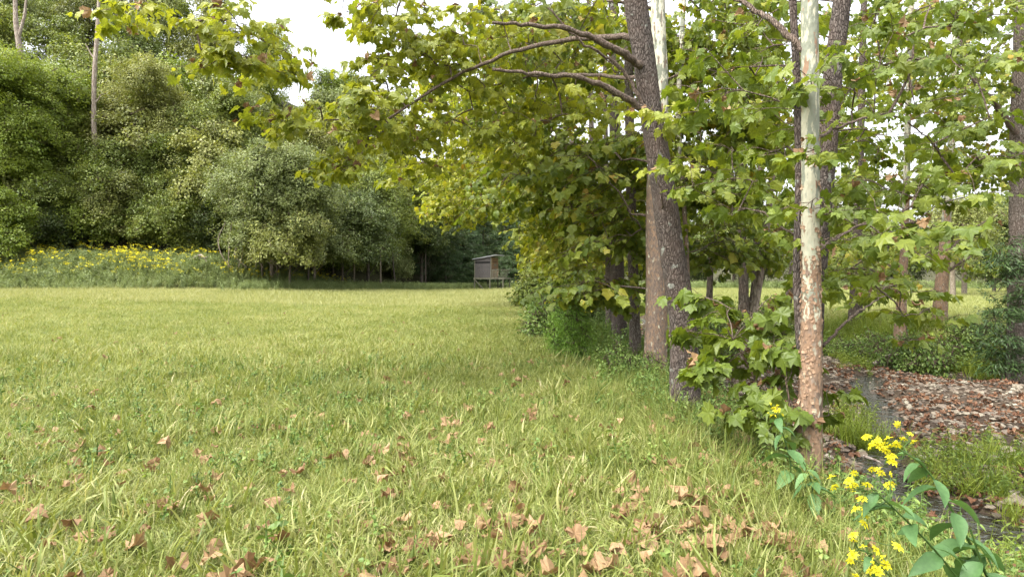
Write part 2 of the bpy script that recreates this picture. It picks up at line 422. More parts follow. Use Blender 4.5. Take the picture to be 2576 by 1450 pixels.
GNS = {}
def gn_group(protos):
    key = tuple(p_.name for p_ in protos)
    if key in GNS: return GNS[key]
    g = bpy.data.node_groups.new('scatter', 'GeometryNodeTree')
    g.interface.new_socket('Geometry', in_out='INPUT', socket_type='NodeSocketGeometry')
    g.interface.new_socket('Geometry', in_out='OUTPUT', socket_type='NodeSocketGeometry')
    n = g.nodes; L = g.links
    gi = n.new('NodeGroupInput'); go = n.new('NodeGroupOutput')
    gti = n.new('GeometryNodeGeometryToInstance')
    for p_ in reversed(protos):
        oi = n.new('GeometryNodeObjectInfo'); oi.inputs['Object'].default_value = p_
        oi.inputs['As Instance'].default_value = False
        L.new(oi.outputs['Geometry'], gti.inputs[0])
    iop = n.new('GeometryNodeInstanceOnPoints'); iop.inputs['Pick Instance'].default_value = True
    def na(nm, dt):
        q = n.new('GeometryNodeInputNamedAttribute'); q.data_type = dt; q.inputs['Name'].default_value = nm; return q.outputs['Attribute']
    er = n.new('FunctionNodeEulerToRotation')
    L.new(gi.outputs[0], iop.inputs['Points']); L.new(gti.outputs[0], iop.inputs['Instance'])
    L.new(na('idx', 'INT'), iop.inputs['Instance Index'])
    L.new(na('rot', 'FLOAT_VECTOR'), er.inputs[0]); L.new(er.outputs[0], iop.inputs['Rotation'])
    L.new(na('scl', 'FLOAT_VECTOR'), iop.inputs['Scale'])
    L.new(iop.outputs[0], go.inputs[0])
    GNS[key] = g; return g

def scatter(name, protos, pos, rot, scl, tint=None, idx=None, parent=None, kind='stuff', label=None, cat=None, group=None):
    pos = np.asarray(pos, np.float32); n = len(pos)
    if n == 0: return None
    rot = np.asarray(rot, np.float32); scl = np.asarray(scl, np.float32)
    if scl.ndim == 1: scl = np.repeat(scl[:, None], 3, 1)
    if idx is None: idx = rng.integers(0, len(protos), n)
    if tint is None: tint = rng.random(n)
    me = mesh_from(name, pos)
    for nm, ty, f, d in (('rot', 'FLOAT_VECTOR', 'vector', rot), ('scl', 'FLOAT_VECTOR', 'vector', scl), ('idx', 'INT', 'value', idx), ('tint', 'FLOAT', 'value', tint)):
        at = me.attributes.new(nm, ty, 'POINT')
        at.data.foreach_set(f, np.asarray(d, np.int32 if ty == 'INT' else np.float32).ravel())
    o = add(name, me, parent, label, cat, group, kind)
    md = o.modifiers.new('scatter', 'NODES'); md.node_group = gn_group(protos)
    return o

def rots(n, tilt=.3, yaw=None):
    return np.stack([rng.normal(0, tilt, n), rng.normal(0, tilt, n), rng.uniform(0, 6.283, n) if yaw is None else yaw], 1)

def rot_mat(e):
    cx_, sx_ = np.cos(e[..., 0]), np.sin(e[..., 0]); cy, sy = np.cos(e[..., 1]), np.sin(e[..., 1]); cz, sz = np.cos(e[..., 2]), np.sin(e[..., 2])
    return np.stack([np.stack([cy * cz, sx_ * sy * cz - cx_ * sz, cx_ * sy * cz + sx_ * sz], -1),
                     np.stack([cy * sz, sx_ * sy * sz + cx_ * cz, cx_ * sy * sz - sx_ * cz], -1),
                     np.stack([-sy, sx_ * cy, cx_ * cy], -1)], -2)

# --- leaf shapes: base at the origin, tip along +Y, width about 1
SYC = [(-.04, 0), (-.22, -.06), (-.36, .06), (-.52, .10), (-.44, .24), (-.56, .46), (-.34, .46), (-.30, .62), (-.14, .62), (0, .95),
       (.14, .62), (.30, .60), (.34, .44), (.57, .48), (.44, .24), (.53, .08), (.36, .05), (.22, -.06), (.04, 0)]
def leaf_syc(seed, curl=.25, low=False, crumple=0.0):
    r_ = np.random.default_rng(seed)
    P = np.array(SYC[::1] if not low else [SYC[i] for i in (0, 1, 3, 4, 5, 7, 9, 11, 13, 14, 15, 17)], float)
    P = P + r_.normal(0, .02, P.shape)
    c = np.array([[0, .28]])
    V2 = np.vstack([c, P])
    x, y = V2[:, 0], V2[:, 1]
    z = -curl * (x ** 2) * 1.2 - curl * 1.1 * (y - .2) ** 2 * r_.uniform(.2, 2) + r_.uniform(-.1, .4) * np.abs(x) + r_.uniform(-.5, .5) * x * y + r_.uniform(-.3, .3) * x + r_.normal(0, .03 + crumple, len(x))
    V = np.stack([x, y, z], 1)
    n = len(P)
    F = [(0, i + 1, i + 2) for i in range(n - 1)] + [(0, n, 1)]
    if not low:   # petiole
        k = len(V); V = np.vstack([V, [(-.012, 0, 0), (.012, 0, 0), (0, -.35, .05)]]); F.append((k, k + 1, k + 2))
    return V, F
def leaf_ov(w=.4, seed=0, droop=.3, seg=5, fold=.12):
    r_ = np.random.default_rng(seed)
    t = np.linspace(0, 1, seg + 1); wd = w * np.sin(np.pi * t ** .8) ** .9 * .5; wd[0] = .02; wd[-1] = 0
    V = []; F = []
    for i in range(seg + 1):
        z = -droop * t[i] ** 2
        V += [(-wd[i], t[i], z + fold * wd[i] * 2), (0, t[i], z), (wd[i], t[i], z + fold * wd[i] * 2)]
    for i in range(seg):
        a_ = i * 3; F += [(a_, a_ + 1, a_ + 4, a_ + 3), (a_ + 1, a_ + 2, a_ + 5, a_ + 4)]
    return np.array(V) + r_.normal(0, .008, (len(V), 3)), F
def joinparts(items):
    """items: (V, F, v, matidx)"""
    Vs = []; Fs = []; vs = []; ms = []; n = 0
    for V, F, v, mi in items:
        Vs.append(np.asarray(V)); Fs += [tuple(int(i) + n for i in f) for f in F]; n += len(V)
        vs += [v] * len(F); ms += [mi] * len(F)
    return np.concatenate(Vs), Fs, vs, ms
def place(V, e, s, p_):
    return (np.asarray(V) * s) @ rot_mat(np.array(e, float)).T + np.array(p_)

def syc_leaf_protos(pref, mat, n=9, low=False, curl=.3):
    out_ = []
    for i in range(n):
        V, F = leaf_syc(i + 10, curl * (0.4 + .25 * i), low)
        out_.append(proto(f'{pref}_{i}', V, F, [mat]))
    return out_
SYCL = syc_leaf_protos('syc_leaf', M['syc']); SYCY = syc_leaf_protos('syc_leafy', M['sycy'])

def spray_protos(pref, mat, n=4, leaves=9, L=.75, size=.14, low=True, seed=0):
    """a twig with leaves along it, pointing +Y"""
    out_ = []
    for k in range(n):
        r_ = np.random.default_rng(seed * 100 + k); items = []
        pts = np.stack([r_.normal(0, .03, 4).cumsum(), np.linspace(0, L, 4), r_.normal(-.01, .03, 4).cumsum()], 1)
        tv, tf = tubes([(pts, np.linspace(.006, .003, 4))], 3); items.append((tv, tf, 0.4, 1))
        for i in range(leaves):
            t = r_.uniform(.15, 1); b = np.array([np.interp(t, np.linspace(0, 1, 4), pts[:, j]) for j in range(3)])
            side = 1 if i % 2 else -1
            V, F = leaf_syc(int(r_.integers(99)), r_.uniform(.15, .5), low)
            s = size * r_.uniform(.6, 1.25)
            yaw = side * r_.uniform(.3, 1.5); pit = -r_.uniform(.1, 1.1)
            d = np.array([-math.sin(yaw), math.cos(yaw), 0])
            items.append((place(V, (pit, r_.normal(0, .35), yaw), s, b + d * .05 + [0, 0, -.02]), F, float(r_.random()), 0))
        V, F, v, mi = joinparts(items)
        out_.append(proto(f'{pref}_{k}', V, F, [mat, M['twig']], v, mi))
    return out_
SPR = spray_protos('syc_spray', M['syc'], seed=1); SPRY = spray_protos('syc_sprayy', M['sycy'], seed=2)

def clump_protos(pref, mat, n=5, leaves=120, rad=.8, flat=.6, lw=.06, ll=.14, seed=0, droop=.4, twigs=4):
    out_ = []
    for k in range(n):
        r_ = np.random.default_rng(seed * 31 + k)
        d = r_.normal(0, 1, (leaves, 3)); d /= np.linalg.norm(d, axis=1)[:, None]
        P = d * (rad * r_.random(leaves) ** .45)[:, None] * [1, 1, flat]
        yaw = np.arctan2(-d[:, 0], d[:, 1]) + r_.normal(0, .7, leaves)
        e_ = np.stack([-np.abs(r_.normal(droop, .45, leaves)), r_.normal(0, .5, leaves), yaw], 1)
        s = r_.uniform(.6, 1.3, leaves)
        base = np.array([(0, 0, 0), (-lw, ll * .5, -.01), (0, ll, -.03), (lw, ll * .5, -.01)])
        V = np.einsum('nij,nkj->nki', rot_mat(e_), base[None] * s[:, None, None]) + P[:, None]
        F = np.arange(leaves * 4).reshape(-1, 4)
        v = np.clip(r_.normal(.5, .30, leaves), 0, 1)
        items = [(V.reshape(-1, 3), F, None, 0)]
        tw = []
        for q in range(twigs):
            dd = r_.normal(0, 1, 3) * [1, 1, flat]; dd /= np.linalg.norm(dd)
            tw.append((np.array([-dd * rad * .2, dd * rad * .85 + [0, 0, .03]]), np.array([.012, .004])))
        tv, tf = tubes(tw, 3)
        VV = np.vstack([V.reshape(-1, 3), tv]); FF = np.vstack([F, tf + leaves * 4])
        out_.append(proto(f'{pref}_{k}', VV, FF, [mat, M['twig']], np.concatenate([v, np.full(len(tf), .5)]), np.concatenate([np.zeros(leaves), np.ones(len(tf))])))
    return out_
CL = {k: clump_protos('clump_' + k, M[k], seed=i + 3) for i, k in enumerate(('mid', 'olive', 'bright', 'dark', 'pale'))}
CL['vine'] = clump_protos('clump_vine', M['pale'], leaves=95, rad=.85, flat=.6, lw=.075, ll=.14, seed=40)
CL['syc'] = clump_protos('clump_syc', M['sycy'], leaves=60, rad=.75, flat=.4, lw=.10, ll=.19, seed=41)
CL['conifer'] = clump_protos('clump_conifer', M['needle'], leaves=150, rad=.75, flat=.3, lw=.018, ll=.22, seed=42, droop=.5)
CL['cedar'] = clump_protos('clump_cedar', M['cedar'], leaves=260, rad=.30, flat=.9, lw=.006, ll=.085, seed=43, droop=-.5, twigs=8)
CL['bush'] = clump_protos('clump_bush', M['herb'], leaves=70, rad=.28, flat=.8, lw=.016, ll=.055, seed=44)

# --- grass tufts
def tuft(name, mat, n=40, h=.16, rad=.07, w=.004, seed=0, lean=.9, seg=3):
    r_ = np.random.default_rng(seed)
    b = r_.normal(0, rad, (n, 2)); az = r_.uniform(0, 6.283, n); hh = h * r_.uniform(.45, 1.25, n); ln = lean * r_.uniform(.15, 1.25, n)
    wd = w * r_.uniform(.7, 1.5, n)
    dx, dy = np.cos(az), np.sin(az)
    V = []; 
    for k in range(seg + 1):
        t = k / seg
        a_ = ln * t * 1.3
        # arc
        out_ = hh * (np.sin(ln * t * .9) * t); up = hh * t * np.cos(np.minimum(ln * t * .9, 1.5))
        ww = wd * (1 - t ** 1.6) + .0002
        px = b[:, 0] + dx * out_; py = b[:, 1] + dy * out_
        V.append(np.stack([px - dy * ww, py + dx * ww, up], 1)); V.append(np.stack([px + dy * ww, py - dx * ww, up + .0], 1))
    V = np.stack(V, 1).reshape(-1, 3); m_ = (seg + 1) * 2
    i = np.arange(n)[:, None] * m_; k = np.arange(seg)[None] * 2
    F = np.stack([i + k, i + k + 1, i + k + 3, i + k + 2], -1).reshape(-1, 4)
    v = np.repeat(np.clip(r_.normal(.5, .3, n), 0, 1), seg)
    return proto(name, V, F, [mat], v)
TUFT = [tuft(f'tuft_{i}', M['grass'], 34, .06 + .017 * i, .085, .0032 + .0006 * (i % 3), i, 1.0 + .3 * (i % 4)) for i in range(7)]
BROAD = [tuft(f'broad_{i}', M['grass'], 11, .13 + .04 * i, .05, .0058, 30 + i, 1.2) for i in range(4)]
TALL = [tuft(f'tall_{i}', M['grass'], 26, .34 + .05 * i, .05, .0035, 50 + i, .9) for i in range(4)]
FTUFT = [tuft(f'ftuft_{i}', M['fgrass'], 40, .16 + .03 * i, .22, .007, 80 + i, .8, 2) for i in range(4)]
CREEKG = [tuft(f'cgrass_{i}', M['bright'], 60, .42 + .05 * i, .07, .005, 120 + i, 1.1) for i in range(3)]

def herb_protos(pref, mat, n=4, h=.45, pairs=6, ls=.09, w=.4, seed=0, flowers=None, stems=1, fsz=.045, droop=.3):
    out_ = []
    for k in range(n):
        r_ = np.random.default_rng(seed * 77 + k); items = []
        for s_ in range(stems):
            a0 = r_.uniform(0, 6.28); lean = r_.uniform(.05, .35)
            top = np.array([math.cos(a0) * lean * h, math.sin(a0) * lean * h, h * r_.uniform(.7, 1.1)])
            b0 = np.array([r_.normal(0, .05 * stems), r_.normal(0, .05 * stems), 0]) if stems > 1 else np.zeros(3)
            pts = np.array([b0, b0 + top * [.35, .35, .5], b0 + top])
            tv, tf = tubes([(pts, np.array([.006, .004, .002]) * max(1, h / .5))], 3); items.append((tv, tf, .3, 0))
            for i in range(pairs):
                t = (i + .8) / pairs; c = np.array([np.interp(t, [0, .5, 1], pts[:, j]) for j in range(3)])
                a1 = i * 1.57 + r_.normal(0, .3)
                for q in (0, 3.14159):
                    V, F = leaf_ov(w, int(r_.integers(99)), droop, 3)
                    items.append((place(V, (r_.uniform(-.5, .5), r_.normal(0, .3), a1 + q), ls * r_.uniform(.6, 1.2) * (1.15 - .5 * t), c), F, float(r_.random()), 0))
            if flowers:
                for q in range(flowers):
                    c = b0 + top + r_.normal(0, 1, 3) * [.07, .07, .04] * max(1, h)
                    e_ = (r_.normal(0, .5), r_.normal(0, .5), r_.uniform(0, 6))
                    an = np.linspace(0, 6.283, 7)[:-1]
                    V = [(0, 0, .01)]
                    for a_ in an: V += [(math.cos(a_ - .3), math.sin(a_ - .3), 0), (math.cos(a_ + .3), math.sin(a_ + .3), 0)]
                    F = [(0, 1 + 2 * j, 2 + 2 * j) for j in range(6)]
                    items.append((place(V, e_, fsz * r_.uniform(.7, 1.3), c), F, float(r_.random()), 1))
        V, F, v, mi = joinparts(items)
        out_.append(proto(f'{pref}_{k}', V, F, [mat, M['yellow']], v, mi))
    return out_
HERB = herb_protos('herb', M['herb'], 5, .40, 6, .085, .42, 1)
HERBS = herb_protos('herb_small', M['herb'], 4, .20, 4, .06, .5, 2, stems=3)
JEWEL = herb_protos('jewel', M['bright'], 4, .5, 8, .10, .3, 3, stems=2)
WEED = herb_protos('bankweed', M['weed'], 4, 1.0, 9, .20, .32, 4, stems=3)
WEEDP = herb_protos('bankweedp', M['pale'], 3, .8, 8, .18, .35, 5, stems=3)
WILD = herb_protos('wildflower', M['weed'], 4, 1.15, 9, .18, .3, 6, flowers=5, stems=2, fsz=.045)
CLOV = herb_protos('clover', M['herb'], 3, .09, 3, .035, .8, 7, stems=3)

# ------------------------------------------------------------------ terrain
def axis(*seg):
    o = [seg[0][0]]
    for a_, b_, s in seg:
        n = max(1, int(round((b_ - a_) / s))); o += list(a_ + (b_ - a_) * np.arange(1, n + 1) / n)
    return np.array(o)
xs = axis((-260, -60, 8), (-60, -14, 1.5), (-14, 1.5, .5), (1.5, 13, .14), (13, 30, .6), (30, 260, 8))
ys = axis((-40, 0, 4), (0, 22, .16), (22, 60, .8), (60, 110, 2), (110, 300, 8))
GX, GY = np.meshgrid(xs, ys, indexing='ij')
GZ = H(GX, GY)
nx, ny = GX.shape
GV = np.stack([GX, GY, GZ], -1).reshape(-1, 3)
i, j = np.meshgrid(np.arange(nx - 1), np.arange(ny - 1), indexing='ij')
GF = np.stack([i * ny + j, (i + 1) * ny + j, (i + 1) * ny + j + 1, i * ny + j + 1], -1).reshape(-1, 4)
cxx = GV[GF].mean(1)
bm_ = bedmask(cxx[:, 0], cxx[:, 1]) > .55
hill_ = (cxx[:, 1] > edgeY(cxx[:, 0]) + .2) & ~bm_
right_ = (cxx[:, 0] > xR(cxx[:, 1]) + 1.5) & ~hill_ & ~bm_
mead_ = ~(bm_ | hill_ | right_)
def sub_terrain(name, mask, mat, label):
    F = GF[mask]; u, inv = np.unique(F, return_inverse=True)
    me = mesh_from(name, GV[u], inv.reshape(F.shape), [mat], True)
    return add(name, me, None, label, None, None, 'structure')
meadow = sub_terrain('meadow', mead_, M['meadow'], 'open grassy meadow strewn with fallen leaves in the foreground')
creek_bed = sub_terrain('creek_bed', bm_, M['creekbed'], 'stony creek bed below the tree bank')
far_field = sub_terrain('far_field', right_, M['farfield'], 'bright green field beyond the creek')
hillside = sub_terrain('hillside', hill_, M['woodfloor'], 'wooded hillside behind the meadow')
wx = axis((3.2, 14, .25), (14, 44, 3)); wy = axis((-8, 25, .3), (25, 62, 2))
WX, WY = np.meshgrid(wx, wy, indexing='ij'); nxw, nyw = WX.shape
i, j = np.meshgrid(np.arange(nxw - 1), np.arange(nyw - 1), indexing='ij')
WF = np.stack([i * nyw + j, (i + 1) * nyw + j, (i + 1) * nyw + j + 1, i * nyw + j + 1], -1).reshape(-1, 4)
WV = np.stack([WX, WY, np.full(WX.shape, -.845)], -1).reshape(-1, 3)
wc = WV[WF].mean(1)
keep = (H(wc[:, 0], wc[:, 1]) < -.66)
u, inv = np.unique(WF[keep], return_inverse=True)
add('creek_water', mesh_from('creek_water', WV[u], inv.reshape(-1, 4), [M['water']]), None, 'shallow rippling creek water between gravel bars', None, None, 'structure')

# ------------------------------------------------------------------ grass and herbs (stuff)
def frustum_pts(n, y0, y1, lo=-.92, hi=.92, power=1.0):
    """area-uniform (power 1) points in the wedge in front of the camera"""
    u_ = rng.random(n); y = np.sqrt(y0 ** 2 + u_ * (y1 ** 2 - y0 ** 2)) if power == 1 else y0 * (y1 / y0) ** u_
    x = y * rng.uniform(lo, hi, n) + rng.normal(0, .3, n)
    return x, y
def on_ground(x, y, dz=0): return np.stack([x, y, H(x, y) + dz], 1)
def grasstint(x, y):
    return np.clip(.36 * vnoise(x, y, .55, 11) + .24 * vnoise(x, y, 3.5, 12) + .45 * rng.random(len(x)) - .03 + .15 * (vnoise(x, y, 14, 13) - .3), 0, 1)

x, y = frustum_pts(19000, 1.5, 11)
k = (x < xL(y) + .15 + .35 * rng.random(len(x))); x, y = x[k], y[k]
hs_ = (.55 + .75 * vnoise(x, y, .8, 21)) * (1 - .25 * sst(-1.2, 0, x - xL(y)))
scatter('meadow_grass', TUFT, on_ground(x, y, -.01), rots(len(x), .25), hs_ * rng.uniform(.7, 1.2, len(x)), grasstint(x, y), label='tangled short meadow grass in the foreground', cat='grass')
x, y = frustum_pts(52000, 11, 34)
k = (x < xL(y) + .3); x, y = x[k], y[k]
scatter('meadow_grass', TUFT, on_ground(x, y, -.01), rots(len(x), .25), (.8 + .6 * vnoise(x, y, 1.5, 22)) * rng.uniform(.8, 1.3, len(x)), grasstint(x, y), label='short meadow grass across the middle of the field', cat='grass')
x, y = frustum_pts(60000, 33, 92)
k = (x < xL(y)) & (y < edgeY(x) + 1); x, y = x[k], y[k]
scatter('far_meadow_grass', FTUFT, on_ground(x, y, -.01), rots(len(x), .2), (.8 + .6 * vnoise(x, y, 5, 23)) * rng.uniform(.7, 1.1, len(x)), grasstint(x, y), label='pale yellowish grass at the far side of the meadow', cat='grass')
x = rng.uniform(10, 66, 60000); y = rng.uniform(15, 86, 60000)
k = (x > xR(y) + 1.6) & (y < edgeY(x)) & (rng.random(len(x)) < np.clip(.6 + y / 70, 0, 1)); x, y = x[k], y[k]
scatter('field_grass', FTUFT, on_ground(x, y, -.01), rots(len(x), .2), rng.uniform(.7, 1.3, len(x)), grasstint(x, y) * .8, label='bright green grass on the field beyond the creek', cat='grass')
# taller grass along the bank edge
n = 1100; y = 3 + 30 * rng.random(n) ** 1.3; x = xL(y) - .6 + rng.normal(0, .4, n)
k = x < xL(y) + .6; x, y = x[k], y[k]
scatter('bank_grass', TALL, on_ground(x, y, -.01), rots(len(x), .4), rng.uniform(.45, .95, len(x)), grasstint(x, y) * .75, label='longer tufts of grass along the top of the creek bank', cat='grass')
x, y = frustum_pts(500, 2, 16); k = x < xL(y); x, y = x[k], y[k]
scatter('meadow_grass', TALL, on_ground(x, y, -.01), rots(len(x), .4), rng.uniform(.45, .8, len(x)), grasstint(x, y), label='scattered long grass stalks standing above the meadow', cat='grass')
x, y = frustum_pts(5200, 1.8, 13); k = (x < xL(y)) & (vnoise(x, y, .7, 36) > .4); x, y = x[k], y[k]
scatter('broad_grass', BROAD, on_ground(x, y, -.01), rots(len(x), .35), rng.uniform(.7, 1.4, len(x)), np.clip(rng.beta(2, 2, len(x)) * .9, 0, 1), label='broad bladed coarse grass tufts in the foreground meadow', cat='grass')
x, y = frustum_pts(2600, 1.8, 12); k = (x < xL(y) + .6) & (vnoise(x, y, .9, 31) > .5); x, y = x[k], y[k]
scatter('clover', CLOV, on_ground(x, y, .03), rots(len(x), .25), rng.uniform(.8, 1.5, len(x)), rng.random(len(x)), label='low clover and small herbs among the meadow grass', cat='clover')
# herbs on the near bank and along the tree row
n = 9000; y = 2.2 + 62 * rng.random(n) ** 1.7; x = xL(y) - .3 + rng.normal(0, .75, n) - .3 * sst(8, 16, y) * rng.random(n) * 2
k = (x > xL(y) - np.interp(y, [0, 6, 9, 13, 25], [.3, .4, .9, 1.9, 2.4])) & (bedmask(x, y) < .93); x, y = x[k], y[k]
hsz = np.interp(y, [0, 6, 12, 20], [.7, .75, 1.0, 1.4])
scatter('bank_herbs', HERB + HERBS, on_ground(x, y, -.02), rots(len(x), .2), hsz * rng.uniform(.6, 1.3, len(x)), rng.random(len(x)) * .8, label='low green weeds covering the creek bank under the trees', cat='weeds')
# green ground cover at the lower right
n = 5200; x = rng.uniform(3.2, 10, n); y = rng.uniform(1.5, 8.9, n)
k = (polydist(x, y, CH_NEAR) > .42) & ((x > 4.7 + .3 * (vnoise(x, y, .8, 32) - .5)) | (y < 5)) & (vnoise(x, y, .7, 33) > .22) & (y < 8.3 + 1.2 * (vnoise(x, y, .6, 34) - .5)); x, y = x[k], y[k]
scatter('creekside_herbs', JEWEL + HERB, on_ground(x, y, -.02), rots(len(x), .25), rng.uniform(.4, .9, len(x)), rng.random(len(x)) * .7, label='leafy ground cover on the low creek shore at lower right', cat='ground cover')
n = 500; x = rng.uniform(3.2, 9.5, n); y = rng.uniform(1.5, 8.8, n)
k = (polydist(x, y, CH_NEAR) > .3) & (x > 4.5) & (y < 8.2); x, y = x[k], y[k]
scatter('creekside_grass', CREEKG, on_ground(x, y, -.01), rots(len(x), .3), rng.uniform(.4, .9, len(x)), rng.random(len(x)), label='bright grass growing on the low creek shore at lower right', cat='grass')
# far bank of the creek
n = 9000; y = rng.uniform(14.5, 48, n); x = xR(y) + rng.normal(.3, 1.2, n)
k = (polydist(x, y, CH_FAR) > .45) & (x > 4) & (vnoise(x, y, 1.3, 35) > .38) & (x < xR(y) + 3); x, y = x[k], y[k]
scatter('far_bank_herbs', JEWEL + CREEKG, on_ground(x, y, -.03), rots(len(x), .25), rng.uniform(.5, 1.15, len(x)), rng.random(len(x)), label='green weeds along the far bank of the creek', cat='weeds')

# ------------------------------------------------------------------ stones and fallen leaves
def stone_proto(k):
    r_ = np.random.default_rng(300 + k)
    import bmesh
    b = bmesh.new(); bmesh.ops.create_icosphere(b, subdivisions=1, radius=.5)
    V = np.array([v.co[:] for v in b.verts]); F = [tuple(v.index for v in f.verts) for f in b.faces]; b.free()
    V = V * (1 + r_.normal(0, .16, (len(V), 1))) * [1.0, r_.uniform(.6, .9), r_.uniform(.28, .5)]
    return proto(f'stone_{k}', V, F, [M['stone']], smooth=False)
STONES = [stone_proto(k) for k in range(7)]
def dead_leaf(k, mat, pref):
    r_ = np.random.default_rng(400 + k)
    V, F = leaf_syc(500 + k, 0, False)
    a_ = r_.uniform(.2, 1.0) * (1 if k % 3 else -1)
    x_ = V[:, 0].copy(); y_ = V[:, 1] - .3
    V[:, 2] = a_ * x_ ** 2 * 1.5 + r_.uniform(-.7, .7) * y_ ** 2 + r_.uniform(-.8, .8) * x_ * y_ + r_.normal(0, .07, len(x_))
    hull = np.hypot(x_, y_); mean_r = hull.mean(); fill = .35 + .3 * r_.random(); sc2 = 1 + fill * (mean_r / np.maximum(hull, .12) - 1) * (hull > .1); x_ = x_ * sc2; y_ = y_ * sc2; V[:, 0] = x_
    V[:, 0] *= .8; V[:, 1] = y_ * .85
    V[:, 2] -= V[:, 2].min() 
    return proto(f'{pref}_{k}', V, F, [mat])
DEAD = [dead_leaf(k, M['litter'], 'dead_leaf') for k in range(16)]
DUFF = [dead_leaf(k, M['duff'], 'duff_leaf') for k in range(5)]

def pieces(name, protos, pos, rot, scl, tint, parent):
    for a_ in range(len(pos)):
        o = add(name, protos[a_ % len(protos)].data, parent)
        o.location = pos[a_]; o.rotation_euler = rot[a_]
        s = scl[a_]; o.scale = (s, s, s) if np.ndim(s) == 0 else s
        o["tint"] = float(tint[a_])
# meadow leaves: dense near the bank and near the camera, thinning out to the left and with distance
n = 6200; x, y = frustum_pts(n, 1.9, 34, -.88, .5, 0)
dens = np.interp(y, [2, 5, 8, 14, 34], [1, .95, .6, .35, .15]) * np.interp(x / y, [-.88, -.5, 0, .3], [.35, .55, .85, 1]) * (.35 + vnoise(x, y, .9, 41))
k = (x < xL(y) + .6) & (rng.random(n) < dens * .70); x, y = x[k], y[k]
o_ = np.argsort(y); x, y = x[o_], y[o_]
sz = np.clip(np.exp(rng.normal(-2.28, .38, len(x))), .05, .17); rt = rots(len(x), .38)
ps = on_ground(x, y, .02 + .055 * rng.random(len(x))); tn = np.clip(rng.beta(2.2, 1.8, len(x)), 0, 1)
pieces('leaf', DEAD, ps[:300], rt[:300], sz[:300], tn[:300], meadow)
scatter('leaf_litter', DEAD, ps[300:], rt[300:], sz[300:], tn[300:], label='brown fallen leaves scattered farther out on the meadow', cat='fallen leaves')

# creek stones
n = 36000; y = 2.5 + 34 * rng.random(n) ** 1.25; x = rng.uniform(3.0, 15, n)
k = (bedmask(x, y) > .75) & (H(x, y) > -.885); x, y = x[k], y[k]
sz = np.clip(np.exp(rng.normal(-2.4, .42, len(x))), .03, .17)
big = (rng.random(len(x)) < .02); sz = np.where(big, sz * 1.6, sz)
wet = polydist(x, y, CH_NEAR) < .5
tn = np.clip(rng.beta(2, 2, len(x)) * np.where(wet, .6, 1), 0, 1)
ps = on_ground(x, y, 0); ps[:, 2] += sz * .05
score = sz / y; o_ = np.argsort(-score * (polydist(x, y, CH_NEAR) > .0) * ((x / y) < .85))
top_, rest_ = o_[:300], o_[300:]
rt = rots(len(x), .25)
pieces('stone', STONES, ps[top_], rt[top_], sz[top_], tn[top_], creek_bed)
scatter('gravel', STONES, ps[rest_], rt[rest_], sz[rest_], tn[rest_], label='rounded creek gravel and cobbles covering the bed', cat='gravel')
# nearer cluster of bigger stones by the foot of the white barked tree
n = 46; x = rng.uniform(3.9, 5.5, n); y = rng.uniform(6.6, 9.3, n); sz = rng.uniform(.10, .26, n)
pieces('stone', STONES, on_ground(x, y, .03), rots(n, .2), sz, rng.uniform(.2, .95, n), creek_bed)
n = 420; y = rng.uniform(5, 24, n); x = rng.uniform(3.4, 13, n)
k = (np.minimum(polydist(x, y, CH_NEAR), polydist(x, y, CH_FAR)) < .7); x, y = x[k], y[k]
scatter('channel_stones', STONES, np.stack([x, y, np.full(len(x), -.84)], 1), rots(len(x), .2), rng.uniform(.06, .17, len(x)), rng.uniform(.1, .8, len(x)), label='wet stones breaking the surface of the shallow creek', cat='stones')
n = 19000; y = 5 + 30 * rng.random(n) ** 1.2; x = rng.uniform(3.2, 16, n)
k = ((bedmask(x, y) > .7) | ((x > xR(y)) & (x < xR(y) + 3.2))) & (H(x, y) > -.86) & (vnoise(x, y, 1.6, 42) > .3); x, y = x[k], y[k]
scatter('creek_leaf_litter', DUFF, on_ground(x, y, .015), rots(len(x), .3), rng.uniform(.06, .14, len(x)), rng.random(len(x)), label='reddish brown dead leaves lying over the creek gravel', cat='fallen leaves')
# litter on the near bank
n = 900; y = rng.uniform(3, 20, n); x = xL(y) + rng.uniform(-.6, 1.3, n)
scatter('bank_leaf_litter', DUFF + DEAD, on_ground(x, y, .05), rots(n, .4), rng.uniform(.08, .16, n), rng.random(n) * .8, label='dead leaves caught in the weeds on the near bank', cat='fallen leaves')

